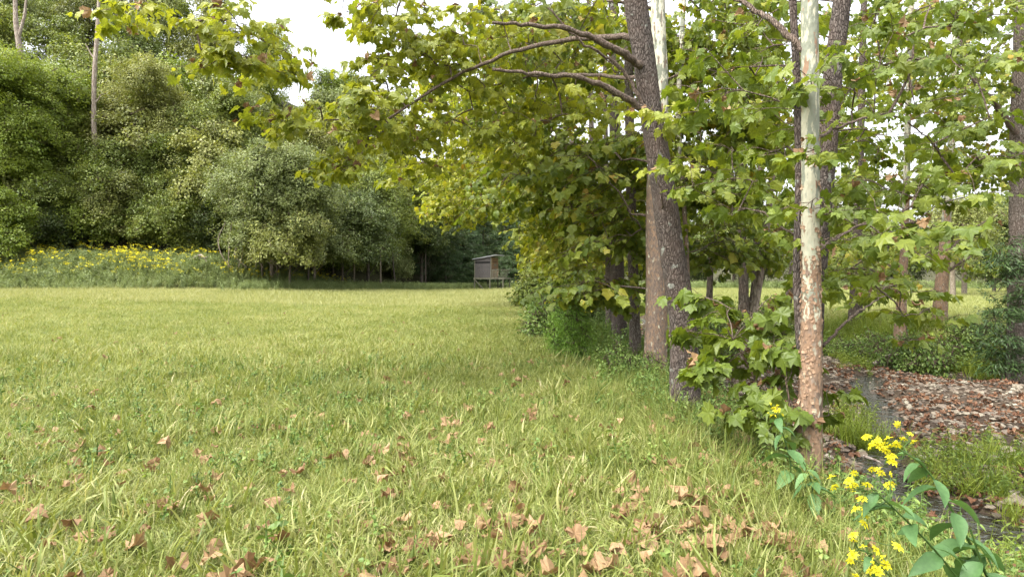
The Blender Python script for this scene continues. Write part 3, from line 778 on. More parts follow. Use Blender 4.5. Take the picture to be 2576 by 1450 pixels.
# ------------------------------------------------------------------ tree growing
def grow(nodes, targets, seed, step=.28, arc=.3, pen=.7):
    """nodes: list of points of trunk/limbs. returns chains (list of point arrays, parent first) and chain of each target"""
    r_ = np.random.default_rng(seed)
    P = [np.asarray(q, float) for q in nodes]; par = [-1] * len(P); base_n = len(P)
    T = np.asarray(targets, float)
    d0 = np.min(np.linalg.norm(T[:, None] - np.array(P)[None], axis=2), axis=1)
    order = np.argsort(d0)
    chains = []
    for t in T[order]:
        A = np.array(P); d = t - A; L = np.linalg.norm(d, axis=1); hd = np.hypot(d[:, 0], d[:, 1])
        cost = L + pen * np.maximum(0, .15 * hd - d[:, 2]) + .15 * (np.arange(len(P)) >= base_n)
        b = int(np.argmin(cost)); L_ = L[b]
        if L_ < .05: continue
        n_ = max(2, int(L_ / step) + 1)
        c = P[b] + d[b] * .5 + np.array([0, 0, arc * hd[b] * .5]) + r_.normal(0, .06 * L_, 3)
        u_ = np.linspace(0, 1, n_ + 1)[1:, None]
        Q = (1 - u_) ** 2 * P[b] + 2 * u_ * (1 - u_) * c + u_ ** 2 * t
        Q[:-1] += r_.normal(0, .02 * min(1, L_), (n_ - 1, 3))
        ids = [b]
        for q in Q:
            P.append(q); par.append(ids[-1]); ids.append(len(P) - 1)
        chains.append(ids)
    P = np.array(P); cnt = np.zeros(len(P))
    for ids in chains: cnt[ids[-1]] += 1
    for q in range(len(P) - 1, base_n - 1, -1):
        if par[q] >= 0: cnt[par[q]] += cnt[q]
    return P, cnt, chains

def blob_targets(blobs, seed):
    r_ = np.random.default_rng(seed); T = []
    for (c, rad, n_) in blobs:
        d = r_.normal(0, 1, (n_, 3)); d /= np.linalg.norm(d, axis=1)[:, None]
        T.append(np.asarray(c) + d * (r_.random((n_, 1)) ** .4) * np.asarray(rad))
    return np.concatenate(T)

def build_branches(root, P, cnt, chains, mat, r0=.004, seed=0):
    paths = []
    for ids in chains:
        pts = P[ids]; rr = r0 * np.sqrt(np.maximum(1, cnt[ids])) ; rr[0] = rr[1] if len(rr) > 1 else rr[0]
        rr[-1] *= .5
        paths.append((pts, rr))
    V, F = tubes(paths, 5)
    return add('branches', mesh_from('branches', V, F, [mat], True), root, kind=None)

def leaves_on(P, chains, seed, per=10, reach=.8, twig=.3):
    """leaf bases along the ends of the chains; returns pos, rot and twig paths"""
    r_ = np.random.default_rng(seed); pos = []; rot = []; tw = []
    for ids in chains:
        pts = P[ids]; L = np.linalg.norm(np.diff(pts, axis=0), axis=1); tot = L.sum()
        cum = np.concatenate([[0], L.cumsum()])
        nt_ = max(1, per // 4)
        for q in range(nt_):
            s = tot - min(tot, reach) * r_.random() ** 1.1 if q else tot
            b = np.array([np.interp(s, cum, pts[:, j]) for j in range(3)])
            dv = pts[-1] - pts[-2]; az = math.atan2(-dv[0], dv[1]) + (r_.choice([-1, 1]) * r_.uniform(.3, 1.3) if q else r_.normal(0, .3))
            ln = twig * r_.uniform(.5, 1.3); dd = np.array([-math.sin(az), math.cos(az), r_.normal(-.1, .25)])
            e_ = b + dd * ln
            tw.append((np.array([b, (b + e_) / 2 + [0, 0, .02], e_]), np.array([.004, .003, .002])))
            m_ = per // nt_
            for l in range(m_):
                t = (l + .6) / m_; c = b * (1 - t) + e_ * t
                yaw = az + (1 if l % 2 else -1) * r_.uniform(.2, 1.3) * (1 if l < m_ - 1 else .2)
                pos.append(c + np.array([-math.sin(yaw), math.cos(yaw), 0]) * .05 + [0, 0, -.015])
                rot.append((-r_.uniform(.1, 1.5), r_.normal(0, .5), yaw))
    return np.array(pos), np.array(rot), tw

def trunk_mesh(pts, rad, nseg=160, sides=28, rough=.03, flare=.25, seed=0, wob=.01):
    """trunk with buttress flare and uneven bark relief"""
    Q, rr = smooth_path(pts, nseg, rad)
    r_ = np.random.default_rng(seed)
    T = np.gradient(Q, axis=0); T /= np.linalg.norm(T, axis=1)[:, None]
    A = np.cross(T, [0, 1., 0]); A /= np.linalg.norm(A, axis=1)[:, None]; B = np.cross(T, A)
    an = np.linspace(0, 2 * np.pi, sides, endpoint=False)
    s = np.concatenate([[0], np.linalg.norm(np.diff(Q, axis=0), axis=1).cumsum()])
    ph = r_.uniform(0, 6, 4)
    fl = 1 + flare * np.exp(-s / .25)[:, None] * (1 + .5 * np.sin(an * 4 + ph[0])[None])
    lump = 1 + .03 * np.sin(an[None] * 2 + s[:, None] * 1.3 + ph[1]) + .02 * np.sin(an[None] * 3 - s[:, None] * 2.1 + ph[2])
    plates = rough * (vnoise(np.tile(an * 6, (nseg, 1)), np.tile((s * 12)[:, None], (1, sides)), 1.0, seed + 50) - .5) * 2
    plates = plates + rough * .6 * (vnoise(np.tile(an * 14, (nseg, 1)), np.tile((s * 30)[:, None], (1, sides)), 1.0, seed + 51) - .5) * 2
    r2 = rr[:, None] * (fl * lump + plates)
    V = Q[:, None] + r2[..., None] * (np.cos(an)[None, :, None] * A[:, None] + np.sin(an)[None, :, None] * B[:, None])
    i_ = np.arange(nseg - 1)[:, None] * sides; j_ = np.arange(sides)[None]; j2 = (j_ + 1) % sides
    F = np.stack([i_ + j_, i_ + j2, i_ + sides + j2, i_ + sides + j_], -1).reshape(-1, 4)
    return V.reshape(-1, 3), F, Q, rr

def big_tree(name, label, pts, rad, bark, blobs, leafset, sprayset=None, size=.14, per=10, seed=0, limbs=(), parts=0, group=None, cat='tree',
             limbmat=None, r0=.0045, tint=(0, 1), twig=.3, nseg=160, sides=26, rough=.03, stems=(), reach=.8, flare=.25, pen=.7, dead=()):
    base = np.array(pts[0], float)
    root = thing(name, label, cat, base, group)
    rel = lambda A_: np.asarray(A_, float) - base
    V, F, Q, rr = trunk_mesh(pts, rad, nseg, sides, rough, flare, seed)
    add('trunk', mesh_from('trunk', V - base, F, [bark], True), root)
    nodes = [q for q, z in zip(Q[::3], Q[::3, 2]) if z > base[2] + min(.8, .25 * (Q[-1, 2] - base[2]))]
    for sp, sr, sm in stems:
        V, F, Q2, _ = trunk_mesh(sp, sr, 90, 14, rough, .1, seed + 3)
        add('stem', mesh_from('stem', V - base, F, [sm], True), root)
        nodes += list(Q2[::4])
    for lp, lr in limbs:
        Q3, r3 = smooth_path(lp, 28, lr)
        Q3 = Q3 + np.random.default_rng(seed + len(Q3)).normal(0, .008, Q3.shape)
        V, F = tubes([(Q3, r3)], 8)
        add('limb', mesh_from('limb', V - base, F, [limbmat or M['limb']], True), root)
        nodes += list(Q3[3:])
    for lp, lr in dead:
        Q3, r3 = smooth_path(lp, 30, lr)
        Q3 = Q3 + np.random.default_rng(seed + 9).normal(0, .01, Q3.shape); r3 = r3 * (1 + np.random.default_rng(seed).normal(0, .1, 30))
        V, F = tubes([(Q3, r3)], 8)
        add('dead_limb', mesh_from('dead_limb', V - base, F, [M['limb']], True), root)
    if not blobs: return root
    T = blob_targets(blobs, seed + 1)
    P, cnt, chains = grow(nodes, T, seed + 2, pen=pen)
    pos, rot, tw = leaves_on(P, chains, seed + 4, per, reach, twig)
    paths = []
    for ids in chains:
        p_ = P[ids]; q_ = r0 * np.sqrt(np.maximum(1, cnt[ids])); q_[0] = q_[min(1, len(q_) - 1)]; q_[-1] *= .6
        paths.append((p_ - base, q_))
    V, F = tubes(paths, 5); add('branches', mesh_from('branches', V, F, [limbmat or M['limb']], True), root, kind='stuff')
    V, F = tubes([(a_ - base, b_) for a_, b_ in tw], 3); add('twigs', mesh_from('twigs', V, F, [M['twig']]), root, kind='stuff')
    r_ = np.random.default_rng(seed + 6)
    sc_ = size * r_.uniform(.42, 1.38, len(pos)); tn_ = np.clip(tint[0] + (tint[1] - tint[0]) * r_.random(len(pos)), 0, 1)
    # a few leaves have turned brown
    if sprayset is None:
        brown = r_.random(len(pos)) < .055
        pr = rel(pos)
        if parts:
            vis = np.abs((pos[:, 0] / pos[:, 1])) < .82
            vis &= (pos[:, 2] - 1.6) / pos[:, 1] < .44
            o2 = np.argsort(-(sc_ / pos[:, 1]) * vis)
            a1, a2 = o2[:parts], o2[parts:]
        else: a1, a2 = np.array([], int), np.arange(len(pos))
        for q in a1:
            pm = (DEAD if brown[q] else leafset)[int(q) % len(leafset)]
            o = add('leaf', pm.data, root); o.location = pr[q]; o.rotation_euler = rot[q]; s = sc_[q]; o.scale = (s, s, s); o["tint"] = float(tn_[q])
        g_ = a2[~brown[a2]]; b_ = a2[brown[a2]]
        scatter('foliage', leafset, pr[g_], rot[g_], sc_[g_], tn_[g_], parent=root)
        if len(b_): scatter('browned_leaves', DEAD[:5], pr[b_], rot[b_], sc_[b_] * .9, tn_[b_] * .7, parent=root)
    else:
        pr = rel(pos)
        scatter('foliage', sprayset, pr, rot * [.5, 1, 1], sc_ / .14, tn_, parent=root)
    return root

# ------------------------------------------------------------------ the sycamores along the creek bank
def TP(lst, Y, dY=0.0):
    """trunk points from sight directions; the last value of each is the trunk width seen"""
    pts = [W(a_, b_, Y + dY * i_) for i_, (a_, b_, _) in enumerate(lst)]
    return pts, [c_ / 2 * Y / FD for _, _, c_ in lst]
def B(dx, dy, Y, rx, ry, rz, n): return (W(dx, dy, Y), (rx, ry, rz), n)
def limb(lst, r): 
    pts = [W(*q) for q in lst]; return pts, list(np.linspace(r, r * .35, len(pts)))

# 1 white barked tree, nearest
p, r = TP([(2030, 1235, 70), (2036, 1100, 58), (2040, 850, 50), (2038, 600, 45), (2038, 300, 42), (2036, 0, 39), (2034, -300, 40), (2030, -700, 34)], 5.4)
st = [W(2018, 900, 5.55), W(2006, 700, 5.6), W(2010, 450, 5.65), W(2003, 200, 5.7), W(1992, -50, 5.75), W(1985, -400, 5.8)]
white = big_tree('sycamore_tree', 'nearest tree, slim sycamore with cream upper bark flaking to brown scales lower down', p, r, M['syc_white'],
    [B(2230, 590, 5.6, .85, .6, .22, 20), B(2330, 470, 6.3, 1.0, .6, .3, 24), B(2450, 380, 6.6, .8, .6, .35, 18), B(1950, 260, 6.0, .8, .6, .3, 18), B(2150, 130, 6.2, 1.0, .6, .4, 18),
     B(1870, 420, 6.6, .8, .6, .35, 16), B(1830, 150, 6.2, .7, .6, .4, 14), B(2450, 80, 6.4, 1.0, .6, .4, 18), B(1950, 560, 6.5, .6, .5, .3, 12), B(2130, 700, 6.3, .6, .5, .2, 12), B(2050, 400, 5.1, .3, .15, .12, 4), B(2040, 185, 5.1, .3, .15, .1, 4), B(2060, 515, 5.05, .35, .12, .08, 5),
     B(2300, 790, 7.0, .5, .5, .12, 8)],
    SYCL, None, .125, 9, 11, parts=300, limbs=[limb([(2030, 135, 5.4), (1950, 60, 5.6), (1850, -5, 5.8), (1700, -90, 6.0)], .034), limb([(2045, 350, 5.45), (2150, 305, 5.9), (2250, 290, 6.3), (2350, 360, 6.6)], .016),
     limb([(2040, 640, 5.45), (2180, 560, 5.8), (2300, 560, 6.1)], .013)], stems=[(st, [.042, .038, .036, .034, .032, .026], M['bark'])],
    tint=(.05, .9), twig=.22, rough=.035, nseg=300, sides=40, reach=.6, dead=(), r0=.0032)
# curled bark flakes standing off the lower trunk
Vq, Fq, Qq, rq = trunk_mesh(p, r, 300, 40, .035, .25, 11)
fl = []; n = 760
zz = rng.beta(1.6, 2.2, n) * 3.0 - .1; an = rng.uniform(0, 6.283, n)
cxq = np.interp(zz, Qq[:, 2], Qq[:, 0]); cyq = np.interp(zz, Qq[:, 2], Qq[:, 1]); rrq = np.interp(zz, Qq[:, 2], rq) * (1 + .25 * np.exp(-(zz + .1) / .25))
FLK = []
for k in range(4):
    g = np.array([(x_, 0.25 * k * .1 + .5 * abs(z_ + .5) ** 1.5 * .35, z_) for z_ in (0, -.5, -1) for x_ in (-.35, 0.05 * k, .4)], float)
    FLK.append(proto(f'flake_{k}', g + np.random.default_rng(k).normal(0, .06, g.shape), [(0, 1, 4, 3), (1, 2, 5, 4), (3, 4, 7, 6), (4, 5, 8, 7)], [M['flake']]))
pos = np.stack([cxq + np.cos(an) * rrq * .99, cyq + np.sin(an) * rrq * .99, zz], 1)
scatter('bark_flakes', FLK, pos - np.asarray(p[0]), np.stack([rng.normal(0, .15, n), rng.normal(0, .3, n), an - np.pi / 2], 1), rng.uniform(.015, .045, n), parent=white)

# 2 dark trunk just behind
p, r = TP([(2026, 1190, 56), (2036, 1000, 50), (2052, 700, 47), (2078, 400, 46), (2095, 180, 44), (2120, -30, 42), (2150, -400, 36)], 7.4)
big_tree('sycamore_tree', 'dark scaly trunk rising right behind the nearest white barked sycamore', p, r, M['bark'],
    [B(2250, 60, 8, 1.4, 1, .6, 30), B(2200, 330, 8, 1.0, 1, .4, 20), B(2380, 220, 8.5, 1.0, 1, .5, 22), B(1900, 60, 8, 1.0, 1, .5, 18), B(2200, 500, 8.6, 1.1, .8, .4, 20), B(2230, 720, 8.6, .8, .6, .25, 16), B(2280, 850, 8.8, .3, .4, .12, 4)],
    SYCL, None, .125, 9, 21, tint=(.0, .85), rough=.05, twig=.25, limbs=[limb([(2080, 300, 7.4), (2160, 200, 7.7), (2260, 150, 8)], .03), limb([(2070, 870, 7.4), (2150, 790, 7.8), (2230, 740, 8.2)], .02)], reach=.7, r0=.0035)

# 3 leaning dark tree
p, r = TP([(1724, 1045, 80), (1722, 960, 72), (1716, 800, 62), (1684, 600, 61), (1664, 450, 59), (1640, 300, 57), (1620, 150, 56), (1597, 0, 56), (1570, -200, 52), (1530, -500, 44)], 8.2)
big_tree('sycamore_tree', 'thick dark trunk leaning left with dead limbs reaching out over the meadow', p, r, M['bark'],
    [B(1060, 80, 9.6, 1.4, 1.0, .5, 50), B(1200, 140, 9.8, 1.1, .9, .5, 30), B(960, 70, 9.4, .6, .8, .45, 20), B(950, 200, 9.4, .5, .6, .3, 12), B(1400, -60, 9.5, 1.4, 1, .4, 26), B(930, 290, 9.2, 1.0, .9, .4, 36), B(630, 170, 8.4, .55, .7, .35, 15), B(540, 60, 7.6, .7, .6, .3, 13), B(730, 180, 8.2, .1, .2, .9, 9), B(330, 30, 7.2, .45, .4, .14, 9), B(600, 160, 7.8, .5, .4, .16, 11), B(700, 300, 8.6, .38, .4, .28, 12),
     B(880, 400, 9.0, .45, .5, .3, 20), B(1170, 250, 10.5, 1.5, 1.2, .9, 60), B(1350, 330, 10.5, 1.2, 1, .7, 34), B(1350, 90, 10, 1.2, 1, .5, 34), B(1000, 330, 10, .9, .9, .4, 26), B(1030, 430, 11, .7, .9, .3, 16), B(1480, 240, 9.8, .8, .8, .5, 18),
     B(1700, 290, 7.5, .35, .3, .25, 7), B(1690, 420, 7.4, .3, .3, .1, 5)],
    SYCY, None, .14, 11, 31, parts=300, tint=(.05, .97), twig=.3, rough=.035, nseg=300, sides=40, reach=1.0, r0=.0032,
    limbs=[limb([(1600, 95, 8.2), (1480, 95, 8.6), (1300, 128, 9), (1130, 200, 9.3), (930, 330, 9.3)], .045), limb([(1585, -60, 8.2), (1400, -70, 8.8), (1100, -60, 9.2), (850, -30, 8.9), (620, -10, 8.2)], .05),
           limb([(1625, 200, 8.2), (1500, 190, 9), (1350, 190, 10), (1180, 230, 10.6)], .03), limb([(1570, -150, 8.2), (1300, -210, 8.4), (900, -150, 8), (560, -60, 7.6), (350, -10, 7.2)], .04),
           limb([(1662, 600, 8.3), (1665, 500, 8.0), (1650, 445, 7.9)], .018)],
    dead=[limb([(1612, 165, 8.1), (1560, 130, 7.9), (1450, 78, 7.7), (1330, 62, 7.6), (1235, 58, 7.5)], .052), limb([(1632, 290, 8.1), (1580, 250, 7.9), (1480, 200, 7.7), (1350, 185, 7.6), (1235, 175, 7.5)], .05),
          limb([(1634, 290, 8.1), (1560, 170, 8.0), (1470, 110, 7.9), (1375, 20, 7.8)], .028)])

# 4..: the row going away
p, r = TP([(1647, 965, 70), (1648, 880, 58), (1652, 700, 54), (1650, 450, 46), (1662, 250, 38), (1655, 50, 36), (1648, -200, 32)], 11)
big_tree('sycamore_tree', 'stout mottled trunk behind the leaning dark tree, its top pale and smooth', p, r, M['syc_up'],
    [B(1500, 380, 12, 1.4, 1.2, .8, 40), B(1800, 250, 12, 1.3, 1.2, .8, 34), B(1420, 60, 12, 1.6, 1.4, .8, 40), B(1750, 30, 12, 1.3, 1.2, .6, 26), B(1560, 560, 12, .8, 1, .5, 22), B(1800, 450, 12, .9, 1, .5, 20), B(1510, 700, 11.8, .6, .7, .3, 14)],
    SYCL, SPR, .14, 5, 41, tint=(.1, 1), reach=1.0)
def row_tree(label, lst, Y, bark, blobs, seed, sprays=SPR, per=5, size=.13, rough=.035, tint=(.1, 1), **k):
    p, r = TP(lst, Y)
    return big_tree('sycamore_tree', label, p, r, bark, blobs, None, sprays, size, per, seed, tint=tint, nseg=110, sides=16, rough=rough, reach=1.3, group='trees in a row along the creek bank', **k)
row_tree('slim brown trunk just left of the stout mottled one in the bank row', [(1597, 905, 34), (1596, 820, 27), (1590, 600, 25), (1582, 250, 22), (1575, -200, 18)], 13.3, M['barkg'],
    [B(1420, 470, 14.5, 1.8, 1.6, 1.0, 46), B(1600, 420, 14, 1.1, 1.2, 1.0, 24), B(1330, 200, 14.5, 2.0, 1.6, 1.2, 50), B(1600, 100, 14, 1.6, 1.6, 1.0, 30)], 51, SPR, tint=(.2, 1))
row_tree('lichen spotted trunk, third from the leaning tree in the bank row', [(1558, 872, 42), (1556, 780, 36), (1550, 600, 32), (1545, 250, 28), (1540, -200, 22)], 16.3, M['bark'],
    [B(1440, 550, 17.5, 1.5, 1.8, 1.0, 40), B(1250, 330, 18, 2.6, 2, 1.6, 76), B(1550, 450, 17, 1.5, 1.8, 1.4, 30), B(1500, 150, 17, 2.4, 2, 1.6, 50)], 61, SPRY)
row_tree('narrow dark trunk deep in the leaves of the bank row', [(1532, 830, 18), (1530, 700, 15), (1524, 400, 12), (1520, 0, 10)], 19, M['barkg'],
    [B(1455, 520, 20, 1.7, 2, 1.2, 56), B(1500, 600, 20, 1.5, 1.6, 1.0, 26)], 71, SPRY, size=.16)
row_tree('thin leaf hidden trunk where the bank row narrows with distance', [(1508, 800, 20), (1506, 650, 16), (1490, 400, 14), (1480, 0, 10)], 24, M['barkf'],
    [B(1240, 430, 25, 2.6, 2.4, 1.8, 90), B(1455, 600, 25, 1.8, 2, 1.2, 44), B(1300, 200, 25, 3, 3, 2.4, 90)], 81, SPRY, size=.17)
row_tree('distant sycamore spreading yellowish leaves toward the field blind', [(1470, 770, 20), (1466, 620, 18), (1440, 350, 14)], 33, M['barkf'],
    [B(1165, 505, 33, 1.6, 2.4, 1.0, 56), B(1330, 450, 33, 2.8, 2.6, 2.2, 100), B(1445, 640, 33, 1.8, 2, .8, 36)], 91, SPRY, size=.19)
row_tree('farthest sycamore of the bank row with low hanging foliage', [(1440, 750, 18), (1430, 620, 15), (1410, 450, 10)], 44, M['barkf'],
    [B(1250, 440, 44, 3.0, 2.4, 1.6, 60), B(1430, 590, 44, 2.0, 2.4, 1.2, 50), B(1400, 400, 44, 4, 3, 3, 80)], 101, SPRY, size=.22)
row_tree('thin pale sapling stem right of the leaning tree, high among leaves', [(1735, 900, 12), (1725, 600, 11), (1706, 300, 12), (1712, 150, 12), (1722, -50, 11)], 12.5, M['syc_up'],
    [B(1780, 600, 13, 1.0, 1, .5, 18), B(1740, 130, 13, 1.2, 1, .7, 20)], 111, SPR, per=4)

# trees standing beyond the creek
row_tree('dark based slim tree in the middle distance right of the white trunk', [(2150, 850, 42), (2152, 780, 32), (2158, 560, 21), (2165, 300, 18), (2175, -100, 14)], 23, M['bark'],
    [B(2120, 350, 23, 2.6, 2, 2.0, 36), B(2250, 600, 22, 1.8, 2, .8, 20), B(2050, 620, 22, 2.0, 2, 1.2, 24), B(2200, 100, 23, 3, 2, 1.6, 30)], 121, tint=(.15, 1))
row_tree('slender mottled sycamore on the far creek edge, left of a matching one', [(2262, 885, 34), (2265, 800, 26), (2277, 550, 16), (2283, 300, 15), (2292, 0, 14), (2300, -300, 12)], 17.4, M['syc_mid'],
    [B(2280, 250, 17, 2.0, 1.6, 1.2, 24), B(2190, 450, 17, 1.5, 1.4, .7, 15), B(2360, 420, 17, 1.4, 1.4, .6, 13), B(2250, 40, 17, 2.2, 1.6, 1.0, 24), B(2160, 640, 16.5, 1.2, 1.2, .5, 12)], 131, tint=(.15, 1))
row_tree('leaning slim sycamore with white middle bark standing before the bright field', [(2362, 860, 44), (2364, 780, 34), (2378, 580, 22), (2393, 350, 17), (2405, 60, 16), (2420, -300, 13)], 20, M['syc_mid'],
    [B(2470, 640, 20, 1.3, 1.2, .35, 10), B(2440, 300, 19.5, 2.0, 1.6, .9, 20), B(2370, 160, 19.5, 2.2, 1.6, 1.2, 24), B(2300, 620, 19.5, 1.2, 1.2, .5, 10)], 141, tint=(.25, 1),
    limbs=[limb([(2376, 640, 20), (2440, 580, 20), (2510, 540, 20)], .05), limb([(2374, 690, 20), (2430, 650, 20), (2490, 620, 20)], .045)])
row_tree('thick trunk at the right edge of the picture beyond the creek', [(2562, 955, 56), (2562, 860, 47), (2562, 600, 42), (2561, 400, 38), (2568, 100, 34), (2580, -300, 28)], 15.2, M['barkg'],
    [B(2480, 180, 15, 1.8, 1.4, .9, 18), B(2520, 400, 14.6, 1.2, 1.2, .5, 9), B(2560, 0, 15, 2, 1.5, 1, 18), B(2640, 300, 15, 1.6, 1.4, 1.6, 18)], 151, tint=(.1, .95),
    limbs=[limb([(2556, 335, 15), (2500, 260, 14.8), (2455, 210, 14.6), (2425, 130, 14.4), (2385, 20, 14.2)], .075)])
row_tree('pale leaning stem rising from the creek stones between the two nearest trunks', [(1856, 985, 30), (1868, 913, 22), (1893, 798, 21), (1918, 640, 18), (1945, 400, 14), (1960, 100, 12)], 13.7, M['barkl'],
    [B(1850, 480, 14, 1.5, 1.4, .8, 21), B(1960, 300, 14, 1.4, 1.4, .9, 18), B(1800, 620, 14, 1.0, 1, .4, 9), B(1900, 120, 14, 1.6, 1.4, .8, 18)], 161, tint=(.05, .9))
row_tree('dark double trunk behind the leaning pale stem across the creek', [(1868, 850, 36), (1870, 760, 26), (1866, 600, 20), (1850, 350, 16)], 21, M['barkf'],
    [B(1850, 560, 21, 2.0, 1.8, 1.2, 30), B(1760, 400, 21, 2.2, 2, 1.6, 30), B(1950, 520, 21, 1.8, 1.8, 1.2, 20)], 171, tint=(0, .8),
    stems=[([W(1878, 845, 21.2), W(1898, 720, 21.2), W(1905, 560, 21.2), W(1920, 300, 21.2)], [.14, .12, .10, .08], M['barkf'])])
row_tree('crooked thin tree left of the pair beyond the creek', [(1782, 820, 22), (1784, 740, 17), (1790, 600, 13), (1800, 350, 10)], 24, M['barkf'],
    [B(1780, 560, 24, 2.4, 2, 1.2, 26), B(1840, 300, 24, 3, 2, 2, 30), B(1700, 640, 24, 1.8, 1.6, .8, 14)], 181, tint=(0, .8))
row_tree('slanting dark stem at the field edge behind the white trunk', [(1975, 800, 22), (1990, 700, 18), (2020, 520, 14), (2040, 250, 12)], 26, M['barkf'],
    [B(2000, 560, 26, 2.4, 2, 1.0, 24), B(1980, 400, 26, 2.6, 2, 1.6, 26), B(2060, 180, 26, 3, 2, 2.4, 30)], 191, tint=(.1, 1))

# low leafy sprouts near the white trunk
def sapling(label, base, tips, blobs, leafset, size, seed, per=9, tint=(0, .7), parts=0, twig=.16):
    base = np.array(base, float)
    return big_tree('sycamore_sapling', label, [base, base + (np.array(tips) - base) * .5 + [.04, 0, .05], np.array(tips)], [.018, .013, .006], M['twig'], blobs, leafset, None, size, per, seed,
        nseg=24, sides=8, rough=.02, tint=tint, parts=parts, twig=twig, cat='sapling', flare=0, reach=.4, pen=.1, r0=.0025)
sapling('low sycamore sprout with large drooping leaves between the two nearest trunks', W(1960, 1130, 5.9), W(1830, 830, 6.0),
    [B(1800, 930, 6.0, .30, .3, .2, 12), B(1850, 780, 6.1, .30, .3, .12, 8), B(1930, 860, 5.9, .25, .3, .2, 9), B(1760, 760, 6.8, .2, .2, .18, 6), B(1740, 840, 6.2, .14, .1, .08, 4), B(1880, 1010, 5.8, .25, .3, .16, 8), B(1960, 760, 6.1, .2, .2, .1, 5)], SYCL, .155, 201, 8, (.0, .6), 150)
sapling('dark green leafy sprout pressed against the left side of the white trunk', W(1975, 1150, 5.5), W(1975, 950, 5.5),
    [B(1960, 1060, 5.5, .18, .15, .22, 14), B(1985, 930, 5.6, .12, .12, .15, 7), B(2075, 1000, 5.7, .1, .1, .25, 5)], SYCL, .12, 211, 7, (.0, .45), 60)

# cedar seedling at the meadow edge
def cedar(label, base, h, rad, n, seed, tone='cedar', name='cedar_sapling', group=None):
    r_ = np.random.default_rng(seed); root = thing(name, label, 'cedar', base, group)
    V, F = tubes([(np.array([[0, 0, -.05], [.02, 0, h * .5], [0, .02, h * .9]]), np.array([.03, .02, .006]) * max(1, h / 1.6))], 7)
    add('trunk', mesh_from('trunk', V, F, [M['barkg']]), root)
    z = h * (.12 + .86 * r_.random(n) ** 1.15); rr = rad * (1 - ((z / h - .35) / .72) ** 2).clip(.05, 1) * r_.random(n) ** .5
    a_ = r_.uniform(0, 6.283, n)
    pos = np.stack([np.cos(a_) * rr, np.sin(a_) * rr, z], 1)
    scatter('foliage', CL[tone], pos, np.stack([r_.normal(0, .3, n), r_.normal(0, .3, n), a_], 1), r_.uniform(.5, .95, n) * (1 if tone == 'cedar' else .8), r_.random(n), parent=root)
    return root
bx = W(1437, 893, 12.6); bx[2] = H(bx[0], bx[1])
cedar('bright green feathery cedar seedling standing at the meadow edge', bx, 1.25, .40, 66, 5)
bx = W(1375, 790, 26); bx[2] = H(bx[0], bx[1])
cedar('small rounded green cedar farther along the meadow edge', bx, 1.2, .7, 60, 6)
bx = W(2535, 850, 14.5); bx[2] = H(bx[0], bx[1]) 
cedar('dark feathery cedar in front of the trunk at the right edge', bx, 3.3, .42, 48, 7, 'conifer')

# shrubs
def shrub(label, c, rx, ry, h, n, kind, seed, scl=1.0, name='shrub', group=None, stems=5, lo=.1):
    r_ = np.random.default_rng(seed); c = np.array(c, float); c[2] = H(c[0], c[1])
    root = thing(name, label, 'shrub', c, group)
    d = r_.normal(0, 1, (n, 3)); d /= np.linalg.norm(d, axis=1)[:, None]; d[:, 2] = np.abs(d[:, 2]); q = r_.random((n, 1)) ** .3
    lump = 1 + .25 * np.sin(d[:, :1] * 5 + seed) + .2 * np.sin(d[:, 1:2] * 7 + seed * 2)
    pos = d * q * lump * [rx, ry, h * .92] + [0, 0, h * lo]
    tw = [(np.array([[0, 0, -.05], pos[i_] * .5 + [0, 0, .1 * h], pos[i_]]), np.array([.012, .008, .003]) * max(1, h)) for i_ in range(min(n, stems * 3))]
    V, F = tubes(tw, 5); add('stems', mesh_from('stems', V, F, [M['twig']]), root)
    scatter('foliage', CL[kind] if isinstance(kind, str) else kind, pos, np.stack([r_.normal(0, .3, n), r_.normal(0, .3, n), r_.uniform(0, 6.28, n)], 1), scl * r_.uniform(.6, 1.2, n), r_.random(n), parent=root)
    return root
edge = [(1375, 17, .55, .7, 50, 'bush'), (1410, 21, .8, 1.0, 70, 'bush'), (1400, 27, .9, 1.3, 60, 'bush'), (1355, 33, 1.1, 1.4, 60, 'mid'), (1400, 38, 1.5, 2.4, 70, 'mid'), (1350, 46, 1.2, 1.3, 60, 'bush'), (1385, 50, 2.2, 3.6, 90, 'olive'),
        (1352, 62, 1.6, 1.8, 50, 'bright'), (1400, 64, 3.0, 5.0, 120, 'mid'), (1450, 30, 1.4, 2.2, 70, 'mid'), (1480, 22, 1.0, 1.5, 60, 'bush')]
lab = ['low weedy shrub at the meadow edge nearest the cedar seedling', 'green bush behind the cedar seedling', 'bushy clump halfway along the meadow edge', 'rounded bush where the tree row meets the field', 'leafy shrub under the far sycamores',
       'low bush jutting into the field toward the blind', 'tall olive shrub under the far end of the tree row', 'bright bush right of the wooden field blind', 'high dense shrub closing the end of the tree row', 'shaded shrub among the bank row trunks', 'undergrowth bush left of the lichen spotted trunk']
for i_, (dx, Y, rad, h, n, kd) in enumerate(edge):
    shrub(lab[i_], W(dx, 700, Y), rad, rad, h, int(n * (1.6 if kd == 'bush' else .8)), kd, 300 + i_, {'bush': 1.2 + h * .3}.get(kd, .8 + .12 * h), group='shrubs along the meadow edge')
shrub('bright bushy clump around the foot of the two slim trees at the far creek edge', W(2340, 900, 16.9), 1.6, .9, .75, 170, 'bush', 331, 1.3)
shrub('yellow green bush left of the two slim trees on the far bank', W(2140, 900, 19.5), 1.6, .9, .7, 130, 'bush', 332, 1.3)
shrub('leafy jewelweed clump standing in the shallow water right of the white trunk', W(2150, 1000, 10.0), .42, .35, .55, 46, JEWEL, 333, .7)
shrub('shrub in the shade at the far left end of the creek', W(1800, 800, 17), 1.6, 1.2, .9, 130, 'bush', 334, 1.3)
